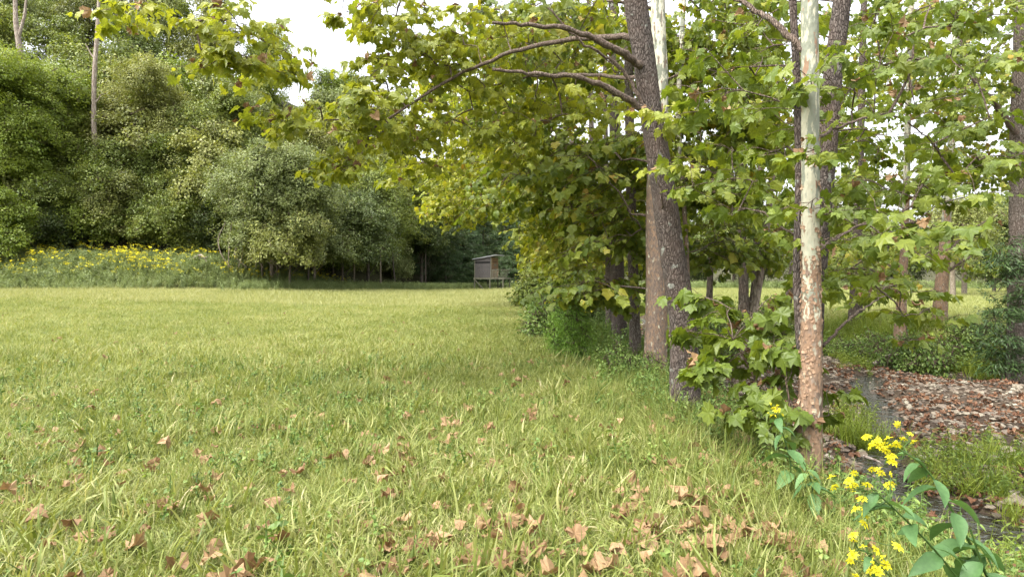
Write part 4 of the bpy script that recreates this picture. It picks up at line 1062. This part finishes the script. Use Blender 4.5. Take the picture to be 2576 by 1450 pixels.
shrub('thicket before the field seen between the leaning tree and the white one', W(1900, 780, 24), 2.2, 1.2, 1.2, 150, 'bush', 335, 1.6)
shrub('small leafy bush at the foot of the stout mottled trunk', W(1570, 900, 10.6), .5, .4, .45, 60, 'bush', 336, .8)
shrub('young yellow green sprouts on the bank by the thick right hand trunk', W(2470, 850, 17), .9, .6, .7, 50, 'bush', 337, 1.1)
# grass clump in the creek
gp = W(2160, 1065, 9.3); r_ = np.random.default_rng(9)
q = np.stack([gp[0] + r_.normal(0, .16, 16), gp[1] + r_.normal(0, .14, 16)], 1)
cgz = on_ground(q[:, 0], q[:, 1], -.02); cg = thing('grass_clump', 'arching bright grass tuft growing in the creek beside the jewelweed', 'grass tuft', cgz[0])
for i_ in range(16):
    o = add('tuft', CREEKG[i_ % 3].data, cg); o.location = cgz[i_] - cgz[0]; o.rotation_euler = (r_.normal(0, .2), r_.normal(0, .2), r_.uniform(0, 6)); s_ = r_.uniform(.8, 1.2); o.scale = (s_, s_, s_); o["tint"] = float(r_.random() * .8)

# fallen branches
def stick(label, paths, mat='snag', name='fallen_branch'):
    base = np.array(paths[0][0][0]); root = thing(name, label, 'fallen branch', base)
    for q, (pp, rad) in enumerate(paths):
        P3, r3 = smooth_path(pp, 16, [rad, rad * .8, rad * .3][:len(pp)])
        V, F = tubes([(P3 - base, r3)], 7); add('branch', mesh_from('branch', V, F, [M[mat]], True), root)
stick('grey forked dead branch lying at the far water edge', [([W(2195, 915, 17), W(2240, 892, 17.1), W(2280, 872, 17.2)], .05), ([W(2205, 905, 17), W(2230, 893, 16.8), W(2262, 890, 16.7)], .035)])
stick('short brown stick on the stones by the white trunk foot', [([W(2170, 1145, 8.6), W(2210, 1160, 8.5), W(2240, 1185, 8.3)], .02)])
def GP(dx, Y, dz): q = W(dx, 0, Y); q[2] = H(q[0], q[1]) + dz; return q
stick('weathered log lying at the top of the flower bank', [([GP(462, 55, .15), GP(490, 54.8, .55), GP(522, 54.5, .85)], .2), ([GP(480, 54.7, .45), GP(505, 54.5, .95), GP(520, 54.3, .5)], .13)])

# ------------------------------------------------------------------ wingstem plants close to the camera
def flower_mesh():
    V = []; F = []; v = []
    for k in range(8):
        a_ = k * .785; c_, s_ = math.cos(a_), math.sin(a_); L_ = 1 if k % 3 else .8
        b_ = len(V); V += [(c_ * .12, s_ * .12, 0), (c_ * .6 - s_ * .2, s_ * .6 + c_ * .2, -.08), (c_ * L_, s_ * L_, -.25), (c_ * .6 + s_ * .2, s_ * .6 - c_ * .2, -.08)]
        F.append((b_, b_ + 1, b_ + 2, b_ + 3)); v.append(.5 + .4 * (k % 2))
    b_ = len(V)
    for z_, r_ in ((-.05, .2), (.12, .26), (.28, .14)):
        V += [(math.cos(t * 1.047) * r_, math.sin(t * 1.047) * r_, z_) for t in range(6)]
    for lv in (0, 6):
        for t in range(6): F.append((b_ + lv + t, b_ + lv + (t + 1) % 6, b_ + lv + 6 + (t + 1) % 6, b_ + lv + 6 + t)); v.append(.1)
    F.append(tuple(b_ + 12 + t for t in range(6))); v.append(.2)
    return proto('flower', np.array(V), F, [M['yellow']], v)
FLOWER = flower_mesh()
OVL = []
for k in range(4):
    V, F = leaf_ov(.46, k, .25 + .1 * k, 8, .25); OVL.append(proto(f'ovate_{k}', V, F, [M['wing']], smooth=True))
def wingstem(label, stem, rad, leaves, clusters, seed, size=.16, fs=.02, group='yellow flowering wingstem plants'):
    r_ = np.random.default_rng(seed); base = np.array(stem[0], float)
    root = thing('wingstem_plant', label, 'wildflower', base, group)
    Q, rr = smooth_path(stem, 40, np.linspace(rad, rad * .45, len(stem)))
    paths = [(Q - base, rr)]
    for c, n_ in clusters:
        c = np.array(c); b = Q[np.argmin(np.linalg.norm(Q - c, axis=1) + .5 * np.maximum(0, Q[:, 2] - c[2] + .03))]
        if np.linalg.norm(b - c) < .03: b = Q[-4]
        hub = b + (c - b) * .75; paths.append((np.array([b, (b + hub) / 2 + r_.normal(0, .008, 3), hub]) - base, np.array([.003, .0024, .002])))
        for q in range(n_):
            f_ = c + r_.normal(0, 1, 3) * [.035, .03, .028]
            paths.append((np.array([hub, (hub + f_) / 2 - [0, 0, .005], f_]) - base, np.array([.0015, .0012, .001])))
            o = add('flower', FLOWER.data, root); o.location = f_ - base; o.rotation_euler = (r_.normal(0, .7), r_.normal(0, .7), r_.uniform(0, 6)); s = fs * r_.uniform(.7, 1.25); o.scale = (s, s, s); o["tint"] = float(r_.random())
    V, F = tubes(paths, 6); add('stem', mesh_from('stem', V, F, [M['herb']], True), root)
    for q in range(leaves):
        t = .12 + .78 * q / max(1, leaves - 1); b = Q[int(t * 39)]
        az = q * 2.4 + r_.normal(0, .3); s = size * (1.15 - .65 * t) * r_.uniform(.8, 1.15)
        o = add('leaf', OVL[q % 4].data, root); o.location = b - base; o.rotation_euler = (r_.uniform(-.6, .15), r_.normal(0, .3), az); o.scale = (s, s, s); o["tint"] = float(r_.random())
    return root
def CLU(dx, dy, Y, n): return (W(dx, dy, Y), n)
wingstem('tallest wingstem at lower right, leaning left and topped by a dense yellow cluster', [W(2600, 1640, 2.3), W(2500, 1480, 2.3), W(2410, 1310, 2.3), W(2330, 1180, 2.32), W(2250, 1120, 2.35)], .006, 17,
    [CLU(2217, 1112, 2.35, 13), CLU(2290, 1098, 2.4, 5), CLU(2245, 1160, 2.35, 3)], 1, .175)
wingstem('second wingstem with a drooping yellow cluster above the water glimpse', [W(2620, 1680, 2.2), W(2450, 1500, 2.2), W(2340, 1370, 2.2), W(2240, 1270, 2.2), W(2190, 1225, 2.2)], .005, 15,
    [CLU(2172, 1232, 2.2, 9), CLU(2240, 1210, 2.3, 4), CLU(2205, 1190, 2.35, 3), CLU(2195, 1275, 2.2, 2)], 2, .17)
wingstem('shortest foreground wingstem with yellow flowers at the bottom edge', [W(2420, 1700, 2.1), W(2330, 1560, 2.1), W(2240, 1450, 2.1), W(2170, 1380, 2.1)], .004, 7,
    [CLU(2150, 1375, 2.1, 5), CLU(2190, 1410, 2.1, 8), CLU(2192, 1345, 2.15, 3)], 3, .12)
wingstem('broad leaved plant without flowers at the bottom right corner', [W(2640, 1750, 2.2), W(2560, 1580, 2.2), W(2480, 1440, 2.2), W(2440, 1330, 2.2)], .006, 18, [], 4, .20)
wingstem('pale wingstem with a flat yellow head beside the white trunk foot', [W(1990, 1230, 4.6), W(1985, 1150, 4.6), W(1962, 1070, 4.6), W(1950, 1035, 4.6)], .006, 11, [CLU(1950, 1028, 4.6, 12)], 5, .2, .018)
wingstem('low broad leaved plant in front of the white trunk foot', [W(2045, 1260, 4.3), W(2040, 1210, 4.3), W(2020, 1160, 4.3)], .005, 9, [], 6, .17)

# ------------------------------------------------------------------ flower bank (stuff)
n = 15000; x = rng.uniform(-62, -10, n); y = edgeY(x) + rng.uniform(-1.5, 11, n)
k = (y > edgeY(x) - 1.5 + 2.2 * vnoise(x, y, 1.6, 52)) & (rng.random(n) < np.interp(x, [-20, -10], [1, .5])) & (y < edgeY(x) + np.interp(x, [-24, -14, -10], [11, 5, 2])); x, y = x[k], y[k]
t_ = y - edgeY(x)
fl_ = (t_ > 2.2) & (rng.random(len(x)) < .24 * np.clip(vnoise(x, y, 1.8, 51) * 2.6 - .9, 0, 1) + .03) & (x < -17)
nf = ~fl_
hgt = np.interp(t_, [-1.5, 0, 3], [.35, .7, 1.0])
scatter('bank_weeds', WEED + WEEDP, on_ground(x[nf], y[nf], -.05), rots(nf.sum(), .15), (hgt * rng.uniform(.6, 1.2, len(x)))[nf], rng.random(nf.sum()), label='rank green weeds covering the bank at the left edge of the meadow', cat='weeds')
scatter('wildflowers', WILD, on_ground(x[fl_], y[fl_], 0), rots(fl_.sum(), .15), rng.uniform(.8, 1.25, fl_.sum()), rng.random(fl_.sum()), label='yellow wildflowers blooming across the bank below the woods', cat='wildflowers')
# weeds along the rest of the wood edge, around the blind and on the right
n = 7000; x = rng.uniform(-22, 6, n); y = edgeY(x) + rng.normal(.5, 2.2, n)
scatter('woodland_edge_weeds', WEED, on_ground(x, y, -.05), rots(n, .15), rng.uniform(.35, .95, n), rng.random(n) * .9, label='weeds along the foot of the dark woods and around the blind', cat='weeds')
n = 4000; x = rng.uniform(8, 75, n); y = edgeY(x) + rng.normal(1, 2, n)
scatter('field_edge_weeds', WEED, on_ground(x, y, -.05), rots(n, .15), rng.uniform(.6, 1.3, n), rng.random(n), label='weeds along the far edge of the right hand field', cat='weeds')
n = 420; y = rng.uniform(12, 75, n); x = xL(y) - rng.uniform(.2, 1.6, n)
k = vnoise(x, y, 3, 61) > .52
scatter('edge_wildflowers', WILD, on_ground(x[k], y[k], 0), rots(k.sum(), .15), rng.uniform(.5, .8, k.sum()), rng.random(k.sum()), label='yellow flowers dotted in the weeds beside the tree row', cat='wildflowers')

# ------------------------------------------------------------------ woods on the left and beyond
LEAFKIND = {'mid': 'mid green', 'olive': 'olive green', 'bright': 'fresh green', 'dark': 'dark green', 'pale': 'pale grey green', 'vine': 'vine draped', 'conifer': 'dark conifer', 'syc': 'yellowish'}
def forest_tree(label, x, y, h, rad, kind, seed, cb=.3, lobes=9, dens=1.0, cs=1.15, bark='barkf', group=None, name='woodland_tree', tr=None, lobe_r=.5):
    r_ = np.random.default_rng(seed); z0 = float(H(x, y))
    root = thing(name, label, 'tree', (x, y, z0), group)
    tr = tr or .018 * h
    lean = r_.normal(0, .03 * h, 2)
    tp = np.array([[0, 0, -.3], [lean[0] * .2, lean[1] * .2, h * .3], [lean[0] * .6, lean[1] * .6, h * .6], [lean[0], lean[1], h * .92]])
    Q, rr = smooth_path(tp, 14, [tr, tr * .8, tr * .55, tr * .15])
    paths = [(Q, rr)]
    pos = []; nr = []
    for q in range(lobes):
        f = (q + .5) / lobes; zc = h * (cb + (1 - cb) * (f * .86 + .05))
        R_ = rad * np.sqrt(max(.08, 1 - ((zc / h - (cb + .42 * (1 - cb))) / (.62 * (1 - cb) + .06)) ** 2))
        a_ = q * 2.399 + r_.uniform(-.4, .4); off = R_ * r_.uniform(.3, .68)
        c = np.array([math.cos(a_) * off, math.sin(a_) * off, zc]); c[:2] += lean * zc / h
        lr = np.array([1, 1, .7]) * R_ * lobe_r * r_.uniform(.6, 1.35) + .3
        n_ = max(4, int(dens * 10.5 * lr[0] * (lr[0] + lr[2]) / (cs * cs)))
        d = r_.normal(0, 1, (n_, 3)); d /= np.linalg.norm(d, axis=1)[:, None]; d[:, 2] = np.where(d[:, 2] < -.4, -d[:, 2], d[:, 2])
        pos.append(c + d * lr * (r_.random((n_, 1)) ** .38) * (1 + r_.normal(0, .2, (n_, 1))) + r_.normal(0, .25, (n_, 3))); nr.append(d)
        b = Q[min(13, int(13 * max(.05, (zc / h - .16))))]
        paths.append((np.array([b, (b + c) / 2 + [0, 0, -.05 * R_], c + [0, 0, lr[2] * .3]]), np.array([tr * .32, tr * .22, tr * .06])))
    V, F = tubes(paths, 6); add('trunk', mesh_from('trunk', V, F, [M[bark]], True), root)
    pos = np.concatenate(pos); nr = np.concatenate(nr); n_ = len(pos)
    az = np.arctan2(-nr[:, 0], nr[:, 1]); tilt = np.arccos(np.clip(nr[:, 2], -1, 1)) * .45
    rot = np.stack([-tilt + r_.normal(0, .4, n_), r_.normal(0, .4, n_), az], 1)
    scatter('crown', CL[kind], pos, rot, cs * r_.uniform(.5, 1.35, n_), np.clip(r_.normal(.5, .22) + r_.normal(0, .28, n_), 0, 1), parent=root)
    return root

FT = [ # label, dx at the base, Y, h, rad, kind, cb, lobes
 ('fresh green tree at the left border with dark forked trunk', 45, 57, 17, 6.6, 'bright', .24, 13),
 ('mid green tree right of the left border tree', 165, 62, 14, 4.6, 'mid', .2, 11),
 ('small dark tree under the left border tree', 130, 58, 7, 3.0, 'mid', .25, 7),
 ('olive tree above the middle of the flower bank', 360, 64, 14, 4.8, 'olive', .15, 11),
 ('dark green tree between the olive tree and the vine mound', 450, 62, 9.5, 3.6, 'mid', .15, 9),
 ('small tree hiding the foot of the tall dead snag', 238, 58, 7.5, 3.0, 'mid', .15, 7),
 ('leafy mid green tree at the top of the flower bank', 340, 61, 8.0, 3.8, 'mid', .12, 9),
 ('dark tree behind the vine mound on its left', 560, 66, 13, 4.6, 'mid', .15, 11),
 ('slender trunked little tree at the meadow edge right of the bank', 728, 55.5, 6.3, 3.3, 'olive', .38, 8),
 ('dark tree overhanging the meadow left of the dead looking understorey', 860, 66, 10.5, 4.4, 'dark', .3, 10),
 ('round crowned dark tree over two bare stems', 925, 72, 12, 5.0, 'mid', .32, 11),
 ('fresh green tree behind the round crowned dark one', 1000, 82, 17, 5.2, 'mid', .25, 11),
 ('dark wood edge tree left of the conifers', 1060, 84, 14, 5.0, 'dark', .3, 11),
 ('pale leafed bush tree low on the bank crest', 270, 60, 5.0, 3.0, 'pale', .1, 7),
 ('bright small tree at the far left foot of the woods', -10, 51, 6.0, 2.4, 'bright', .2, 6),
 ('mid green small tree at the right end of the bank crest', 420, 58.5, 4.6, 2.8, 'mid', .1, 7),
]
for i_, (lb, dx, Y, h, rad, kd, cb, lo_) in enumerate(FT):
    forest_tree(lb, (dx - CX) / FD * Y, Y, h, rad, kd, 500 + i_, cb, lo_, 1.0, 1.0, group='trees at the edge of the woods')
UF = [(-30, 54.5), (30, 55.5), (90, 56), (150, 57), (215, 57.5), (290, 58), (350, 59), (400, 60.5), (470, 61), (520, 60), (560, 62), (860, 71), (905, 75), (985, 80), (820, 68)]
UL = ['at the left border, lowest on the bank', 'under the left border tree', 'right of the left border trunk', 'left of the foot of the snag', 'at the foot of the snag', 'right of the foot of the snag', 'above the middle of the bank crest', 'right of the middle of the bank crest', 'left of the weathered log', 'behind the weathered log', 'between the log and the vine mound', 'behind the left bare stem', 'between the two bare stems', 'right of the two bare stems', 'left of the two bare stems']
for i_, (dx, Y) in enumerate(UF):
    kd = ['mid', 'olive', 'bright', 'dark', 'mid', 'pale'][(i_ * 5) % 6]
    forest_tree(f'low {LEAFKIND[kd]} understorey tree {UL[i_]}', (dx - CX) / FD * Y, Y, 4.2 + 1.4 * ((i_ * 7) % 3), 2.5 + .4 * (i_ % 3), kd, 1600 + i_, .08, 7, .8, .9, group='understorey trees along the crest of the flower bank', name='understorey_tree', tr=.06)
# the mound of vines over a low tree
forest_tree('broad pale mound of vines draped over a low tree left of the dark gap', -21.6, 57.5, 11.6, 5.8, 'vine', 560, .2, 22, 1.1, .9, lobe_r=.42, name='vine_covered_tree', bark='barkl')
forest_tree('right hand shoulder of vines beside the broad pale mound', (790 - CX) / FD * 62, 62, 8.8, 3.6, 'vine', 561, .3, 9, 1.1, .95, name='vine_covered_tree', bark='barkl')
# hanging bare vines
vn = thing('hanging_vines', 'bare pale vines hanging below the draped mound at the dark gap', 'vine', W(610, 640, 54))
for q in range(9):
    d_ = 560 + 16 * q + rng.normal(0, 6); pp = [W(d_ + 10, 560, 54), W(d_ + rng.normal(0, 8), 600, 54.2), W(d_ + rng.normal(6, 8), 640, 54), W(d_ + rng.normal(18, 8), 672, 54)]
    P3, r3 = smooth_path(pp, 12, [.03, .05, .04, .03]); V, F = tubes([(P3 - np.array(vn.location), r3)], 5)
    add('vine', mesh_from('vine', V, F, [M['barkl']]), vn)
# conifers by the blind
CF = [(1120, 88, 12), (1165, 93, 15), (1060, 90, 12), (1215, 96, 15), (1270, 95, 14), (1320, 94, 13), (1365, 92, 12), (1190, 91.5, 8), (1290, 91.5, 8), (1010, 84, 9)]
cl_ = ['left of the blind', 'behind the left of the blind', 'farther left of the blind', 'straight behind the blind', 'behind the blind deck', 'right of the blind', 'farthest right of the blind', 'low and close behind the blind wall', 'low and close behind the blind rail', 'farthest left, past the bare stems']
for i_, (dx, Y, h) in enumerate(CF):
    r_ = np.random.default_rng(600 + i_); x = (dx - CX) / FD * Y; z0 = float(H(x, Y))
    root = thing('conifer_tree', 'dark conifer ' + cl_[i_], 'tree', (x, Y, z0), 'dark conifers around the blind')
    V, F = tubes([(np.array([[0, 0, -.3], [0, 0, h * .5], [0, 0, h]]), np.array([.2, .13, .03]))], 7); add('trunk', mesh_from('trunk', V, F, [M['barkf']]), root)
    n_ = 300; z = h * (.06 + .94 * r_.random(n_)); rr = (2.9 * (1 - z / h) ** .75 + .25) * r_.random(n_) ** .45; a_ = r_.uniform(0, 6.283, n_)
    scatter('foliage', CL['conifer'], np.stack([np.cos(a_) * rr, np.sin(a_) * rr, z - .15 * rr], 1), np.stack([np.full(n_, -.3), r_.normal(0, .2, n_), a_ - np.pi / 2], 1), r_.uniform(.8, 1.5, n_), r_.random(n_), parent=root)
# upper wood on the hill
cnt_ = 0; WHERE = ['low on the slope', 'partway up the slope', 'high on the slope', 'just under the ridge', 'on the ridge']; HOR = ['at the left border', 'left of the dead snag', 'straight above the dead snag', 'just right of the dead snag', 'above the middle of the flower bank', 'above the right end of the flower bank', 'above the vine mound', 'above the right of the vine mound', 'over the bare stems', 'between bare stems and conifers', 'left above the blind', 'directly above the blind', 'behind the tree row']
for row, (d_, hgt_) in enumerate(((13, 13), (22, 14), (33, 15), (46, 17), (62, 20))):
    x = -95.0 + row * 2.3
    while x < (2 if row > 0 else -24):
        r_ = np.random.default_rng(700 + cnt_); xx = x + r_.uniform(-1.5, 1.5); yy = float(edgeY(xx)) + d_ + 1 + r_.uniform(-3, 3)
        if abs(xx / yy) < .95:
            kd = ['mid', 'olive', 'mid', 'bright', 'olive', 'olive', 'pale'][int(r_.integers(7))]
            col_ = int((xx / yy * FD + CX) / 100)
            forest_tree(f'{LEAFKIND[kd]} tree {WHERE[row]}, {HOR[min(12, max(0, col_))]}', xx, yy, hgt_ * r_.uniform(.8, 1.15) * (float(np.interp(xx / yy * FD + CX, [400, 500, 700], [1, .72, .58])) if row > 1 else 1), r_.uniform(3.8, 5.2), kd, 900 + cnt_, .2, 9, .62, 1.5, group='trees on the wooded hillside')
        cnt_ += 1; x += 7.2 + row * .5
# wood beyond the right hand field
x = 6.0; q = 0
FARW = ['behind the lichen spotted trunk', 'behind the stout mottled trunk', 'behind the leaning tree', 'right of the leaning tree', 'behind the pale leaning stem', 'behind the dark double trunk', 'left of the white trunk', 'behind the white trunk', 'right of the white trunk', 'behind the slim mottled pair', 'between the slim mottled pair', 'above the two bare stemmed trees', 'right of the bare stemmed trees', 'beside the right edge trunk', 'past the right edge', 'outside the right edge']
while x < 84:
    r_ = np.random.default_rng(1300 + q); yy = float(edgeY(x)) + r_.uniform(2, 9)
    kd = ['olive', 'mid', 'pale', 'dark', 'olive'][q % 5]
    forest_tree(f'{LEAFKIND[kd]} tree across the right hand field, {FARW[q]}', x, yy, r_.uniform(8, 12.5), r_.uniform(3.8, 5), kd, 1400 + q, .12, 9, .8, 1.3, group='trees beyond the right hand field')
    x += 6.2; q += 1
for i_, (dx, Y, h, lb) in enumerate(((2396, 49, 7, 'left one of two small bare stemmed trees out in the bright field'), (2425, 53, 7.5, 'right one of two small bare stemmed trees out in the bright field'))):
    forest_tree(lb, (dx - CX) / FD * Y, Y, h, 2.4, 'olive', 1500 + i_, .42, 7, .6, 1.0, 'barkl', tr=.22)
bxx = W(2500, 640, 62); forest_tree('dark blue green tree behind the right edge trunk', bxx[0], 62, 9, 3.4, 'dark', 1510, .12, 9, 1.0, 1.1)

# the tall dead snag in the woods
p = [W(240, 660, 58.5), W(240, 420, 58.5), W(236, 300, 58.5), W(238, 180, 58.5), W(246, 60, 58.5), W(250, -60, 58.5)]; b0 = p[0].copy()
sn = thing('dead_snag', 'tall bare whitish dead trunk rising through the woods at left', 'dead tree', b0)
V, F, _, _ = trunk_mesh(p, [.26, .23, .2, .19, .17, .09], 80, 14, .06, .05, 77); add('trunk', mesh_from('trunk', V - b0, F, [M['snag']], True), sn)
for a1, a2 in (((240, 150), (215, 110)), ((243, 90), (262, 60)), ((237, 260), (255, 235))):
    V, F = tubes([(np.array([W(*a1, 58.5), W((a1[0] + a2[0]) / 2, (a1[1] + a2[1]) / 2 + 4, 58.5), W(*a2, 58.5)]) - b0, np.array([.09, .06, .03]))], 6); add('branch', mesh_from('branch', V, F, [M['snag']]), sn)
p = [W(52, 140, 70), W(40, 60, 70), W(36, -60, 70)]; b0 = p[0].copy(); b0[2] -= 0
sn = thing('dead_snag', 'forked grey dead tree top at the upper left corner', 'dead tree', b0)
V, F = tubes([(np.array(p) - b0, np.array([.3, .24, .16])), (np.array([W(46, 95, 70), W(62, 40, 70), W(70, -40, 70)]) - b0, np.array([.18, .14, .08])), (np.array([[0, 0, 0], [0.3, 0, -6], [.3, 0, -12.]]), np.array([.3, .34, .38]))], 8); add('trunk', mesh_from('trunk', V, F, [M['snag']], True), sn)
# thin bare stems in the dark understorey
for i_, (dx, Y, top, kd) in enumerate([(890, 68, 560, 'barkl'), (957, 70, 560, 'barkl'), (838, 66, 600, 'barkf'), (1070, 82, 560, 'barkf'), (660, 56, 600, 'barkf'), (775, 60, 600, 'barkf'), (700, 57, 620, 'barkf'), (995, 76, 600, 'barkf')]):
    b0 = W(dx, 0, Y); b0[2] = H(b0[0], Y) - .1; t = W(dx + rng.normal(0, 6), top, Y)
    o = thing('bare_tree', 'bare thin stem in the dark understorey ' + ['under the round crowned tree, left one', 'under the round crowned tree, right one', 'left of the pair of stems', 'beside the conifers', 'under the vine mound', 'right of the slender trunked tree', 'left of the slender trunked tree', 'between the pair and the conifers'][i_], 'tree stem', b0, 'bare stems in the understorey')
    V, F = tubes([(np.array([[0, 0, 0], (t - b0) * .5 + [rng.normal(0, .1), 0, 0], t - b0]), np.array([.11, .09, .06]))], 6); add('trunk', mesh_from('trunk', V, F, [M[kd]]), o)

# ------------------------------------------------------------------ the wooden shooting blind
th = R(22.5); bl = thing('hunting_blind', 'grey plywood hunting blind on stilts with slanted pale roof and small railed deck', 'hunting blind', (-4.95, 84.3, 0.0), None, -th)
bl.location.z = float(H(-4, 84)) - .02
fz = 1.5; wl = 2.45; dp = 2.2
def part(nm, mat, f, parent=bl): b = MB(); f(b); return b.build(nm, M[mat], parent)
# side wall as four plywood sheets around the slot; x runs along the wall, y away from the viewer
part('plywood_panel', 'plywood', lambda b: b.box((.36, 0, fz + 1.02), (.72, .03, 1.80)))
part('plywood_panel', 'plywood', lambda b: b.box((1.55, .012, fz + 1.02), (1.63, .03, 1.80)))
part('plywood_panel', 'plywood', lambda b: b.put([(0, -.02, fz + 2.17), (wl - .06, -.02, fz + 2.17), (wl - .06, -.02, fz + 2.86), (0, -.02, fz + 2.50), (0, .02, fz + 2.17), (wl - .06, .02, fz + 2.17), (wl - .06, .02, fz + 2.86), (0, .02, fz + 2.50)],
      [(0, 1, 2, 3), (5, 4, 7, 6), (0, 4, 5, 1), (3, 2, 6, 7), (1, 5, 6, 2), (0, 3, 7, 4)]))
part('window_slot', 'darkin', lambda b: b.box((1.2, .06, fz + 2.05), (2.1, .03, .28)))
part('corner_trim', 'greywood', lambda b: (b.box((.06, -.035, fz + 1.25), (.12, .03, 2.5)),))
part('corner_trim', 'greywood', lambda b: (b.box((wl - .05, -.035, fz + 1.43), (.12, .03, 2.86)),))
part('battens', 'plywood', lambda b: [b.box((.74 + (q % 2) * .3, -.028, fz + .4 + .36 * q), (.07, .02, .16)) for q in range(4)] + [b.box((2.15, -.028, fz + .3 + .4 * q), (.09, .02, .12)) for q in range(5)])
part('front_wall', 'brownwood', lambda b: (b.box((wl, .25, fz + 1.38), (.04, .5, 2.7)), b.box((wl, 1.95, fz + 1.38), (.04, .5, 2.7)), b.box((wl, 1.1, fz + 2.45), (.04, 1.2, .55))))
door = part('door', 'brownwood', lambda b: b.box((wl + .03, 1.05, fz + 1.1), (.05, 1.1, 2.05)))
part('door_window', 'greywood', lambda b: b.box((wl + .065, 1.05, fz + 1.75), (.02, .8, .16)), door)
part('door_rail', 'plywood', lambda b: b.box((wl + .065, 1.05, fz + 1.18), (.02, .9, .1)), door)
part('back_wall', 'plywood', lambda b: (b.box((.0, dp / 2, fz + 1.2), (.04, dp, 2.4)), b.box((wl / 2, dp, fz + 1.25), (wl, .04, 2.5))))
def rf(b):
    x0, x1 = -.18, wl + .78; z0 = fz + 2.50 - .03; s_ = .147; z1 = z0 + s_ * (x1 - x0)
    y0, y1 = -.22, dp + .25
    b.put([(x0, y0, z0), (x1, y0, z1), (x1, y1, z1), (x0, y1, z0), (x0, y0, z0 + .1), (x1, y0, z1 + .1), (x1, y1, z1 + .1), (x0, y1, z0 + .1)], [(0, 3, 2, 1), (4, 5, 6, 7), (0, 1, 5, 4), (1, 2, 6, 5), (2, 3, 7, 6), (3, 0, 4, 7)])
part('roof', 'rooftin', rf)
dk = wl + 1.85
part('floor_beam', 'greywood', lambda b: b.box((dk / 2 - .05, -.05, fz - .02), (dk + .1, .06, .22)))
part('floor_beam', 'greywood', lambda b: b.box((dk, dp / 2, fz - .02), (.06, dp - .1, .2)))
part('deck_boards', 'greywood', lambda b: b.box((dk / 2, dp / 2, fz + .06), (dk - .1, dp - .06, .05)))
for lx, ly, tx in ((.05, 0, .0), (2.25, 0, .0), (dk - .2, 0, .0), (.9, dp, 0), (2.4, dp, 0), (dk - .2, dp, 0)):
    part('leg', 'greywood', lambda b: b.bar((lx, ly, -.1), (lx, ly, fz - .1), .13, .13))
part('brace', 'greywood', lambda b: b.bar((.05, -.1, fz - .15), (1.55, -.1, -.1), .05, .13))
part('brace', 'greywood', lambda b: b.bar((3.6, dp, fz - .15), (2.3, dp, .1), .05, .12))
part('handrail', 'greywood', lambda b: b.bar((wl - .02, -.1, fz + 1.08), (wl + 1.2, -.1, fz + 1.14), .05, .07))
for q in range(6):
    part('baluster', 'greywood', lambda b: b.bar((wl + .02 + .2 * q, -.1, fz - .08), (wl + .02 + .2 * q, -.1, fz + 1.1), .08, .03))
part('stair_board', 'brownwood', lambda b: b.bar((wl + .75, -.02, fz + .05), (wl + 1.05, -.02, fz + 1.0), .16, .04))
part('handrail', 'greywood', lambda b: b.bar((wl + 1.1, -.12, fz + 1.14), (dk + .38, .5, fz + 1.12), .06, .06))
part('handrail', 'greywood', lambda b: b.bar((dk + .38, .5, fz + 1.12), (dk + .38, dp, fz + 1.12), .06, .06))
for q in range(7):
    part('baluster', 'greywood', lambda b: b.bar((dk - .72 + .12 * q, 0 + .1 * q, fz + .02), (dk - .42 + .13 * q, .05 + .12 * q, fz + 1.1), .045, .045))
part('ladder_rail', 'darkin', lambda b: b.bar((dk - .75, .3, -.05), (dk - .75, .5, fz), .05, .05))
part('ladder_rail', 'darkin', lambda b: b.bar((dk - .35, .3, -.05), (dk - .35, .5, fz), .05, .05))
for q in range(4):
    part('ladder_rung', 'darkin', lambda b: b.bar((dk - .78, .32 + .04 * q, .2 + .34 * q), (dk - .32, .32 + .04 * q, .2 + .34 * q), .04, .04))
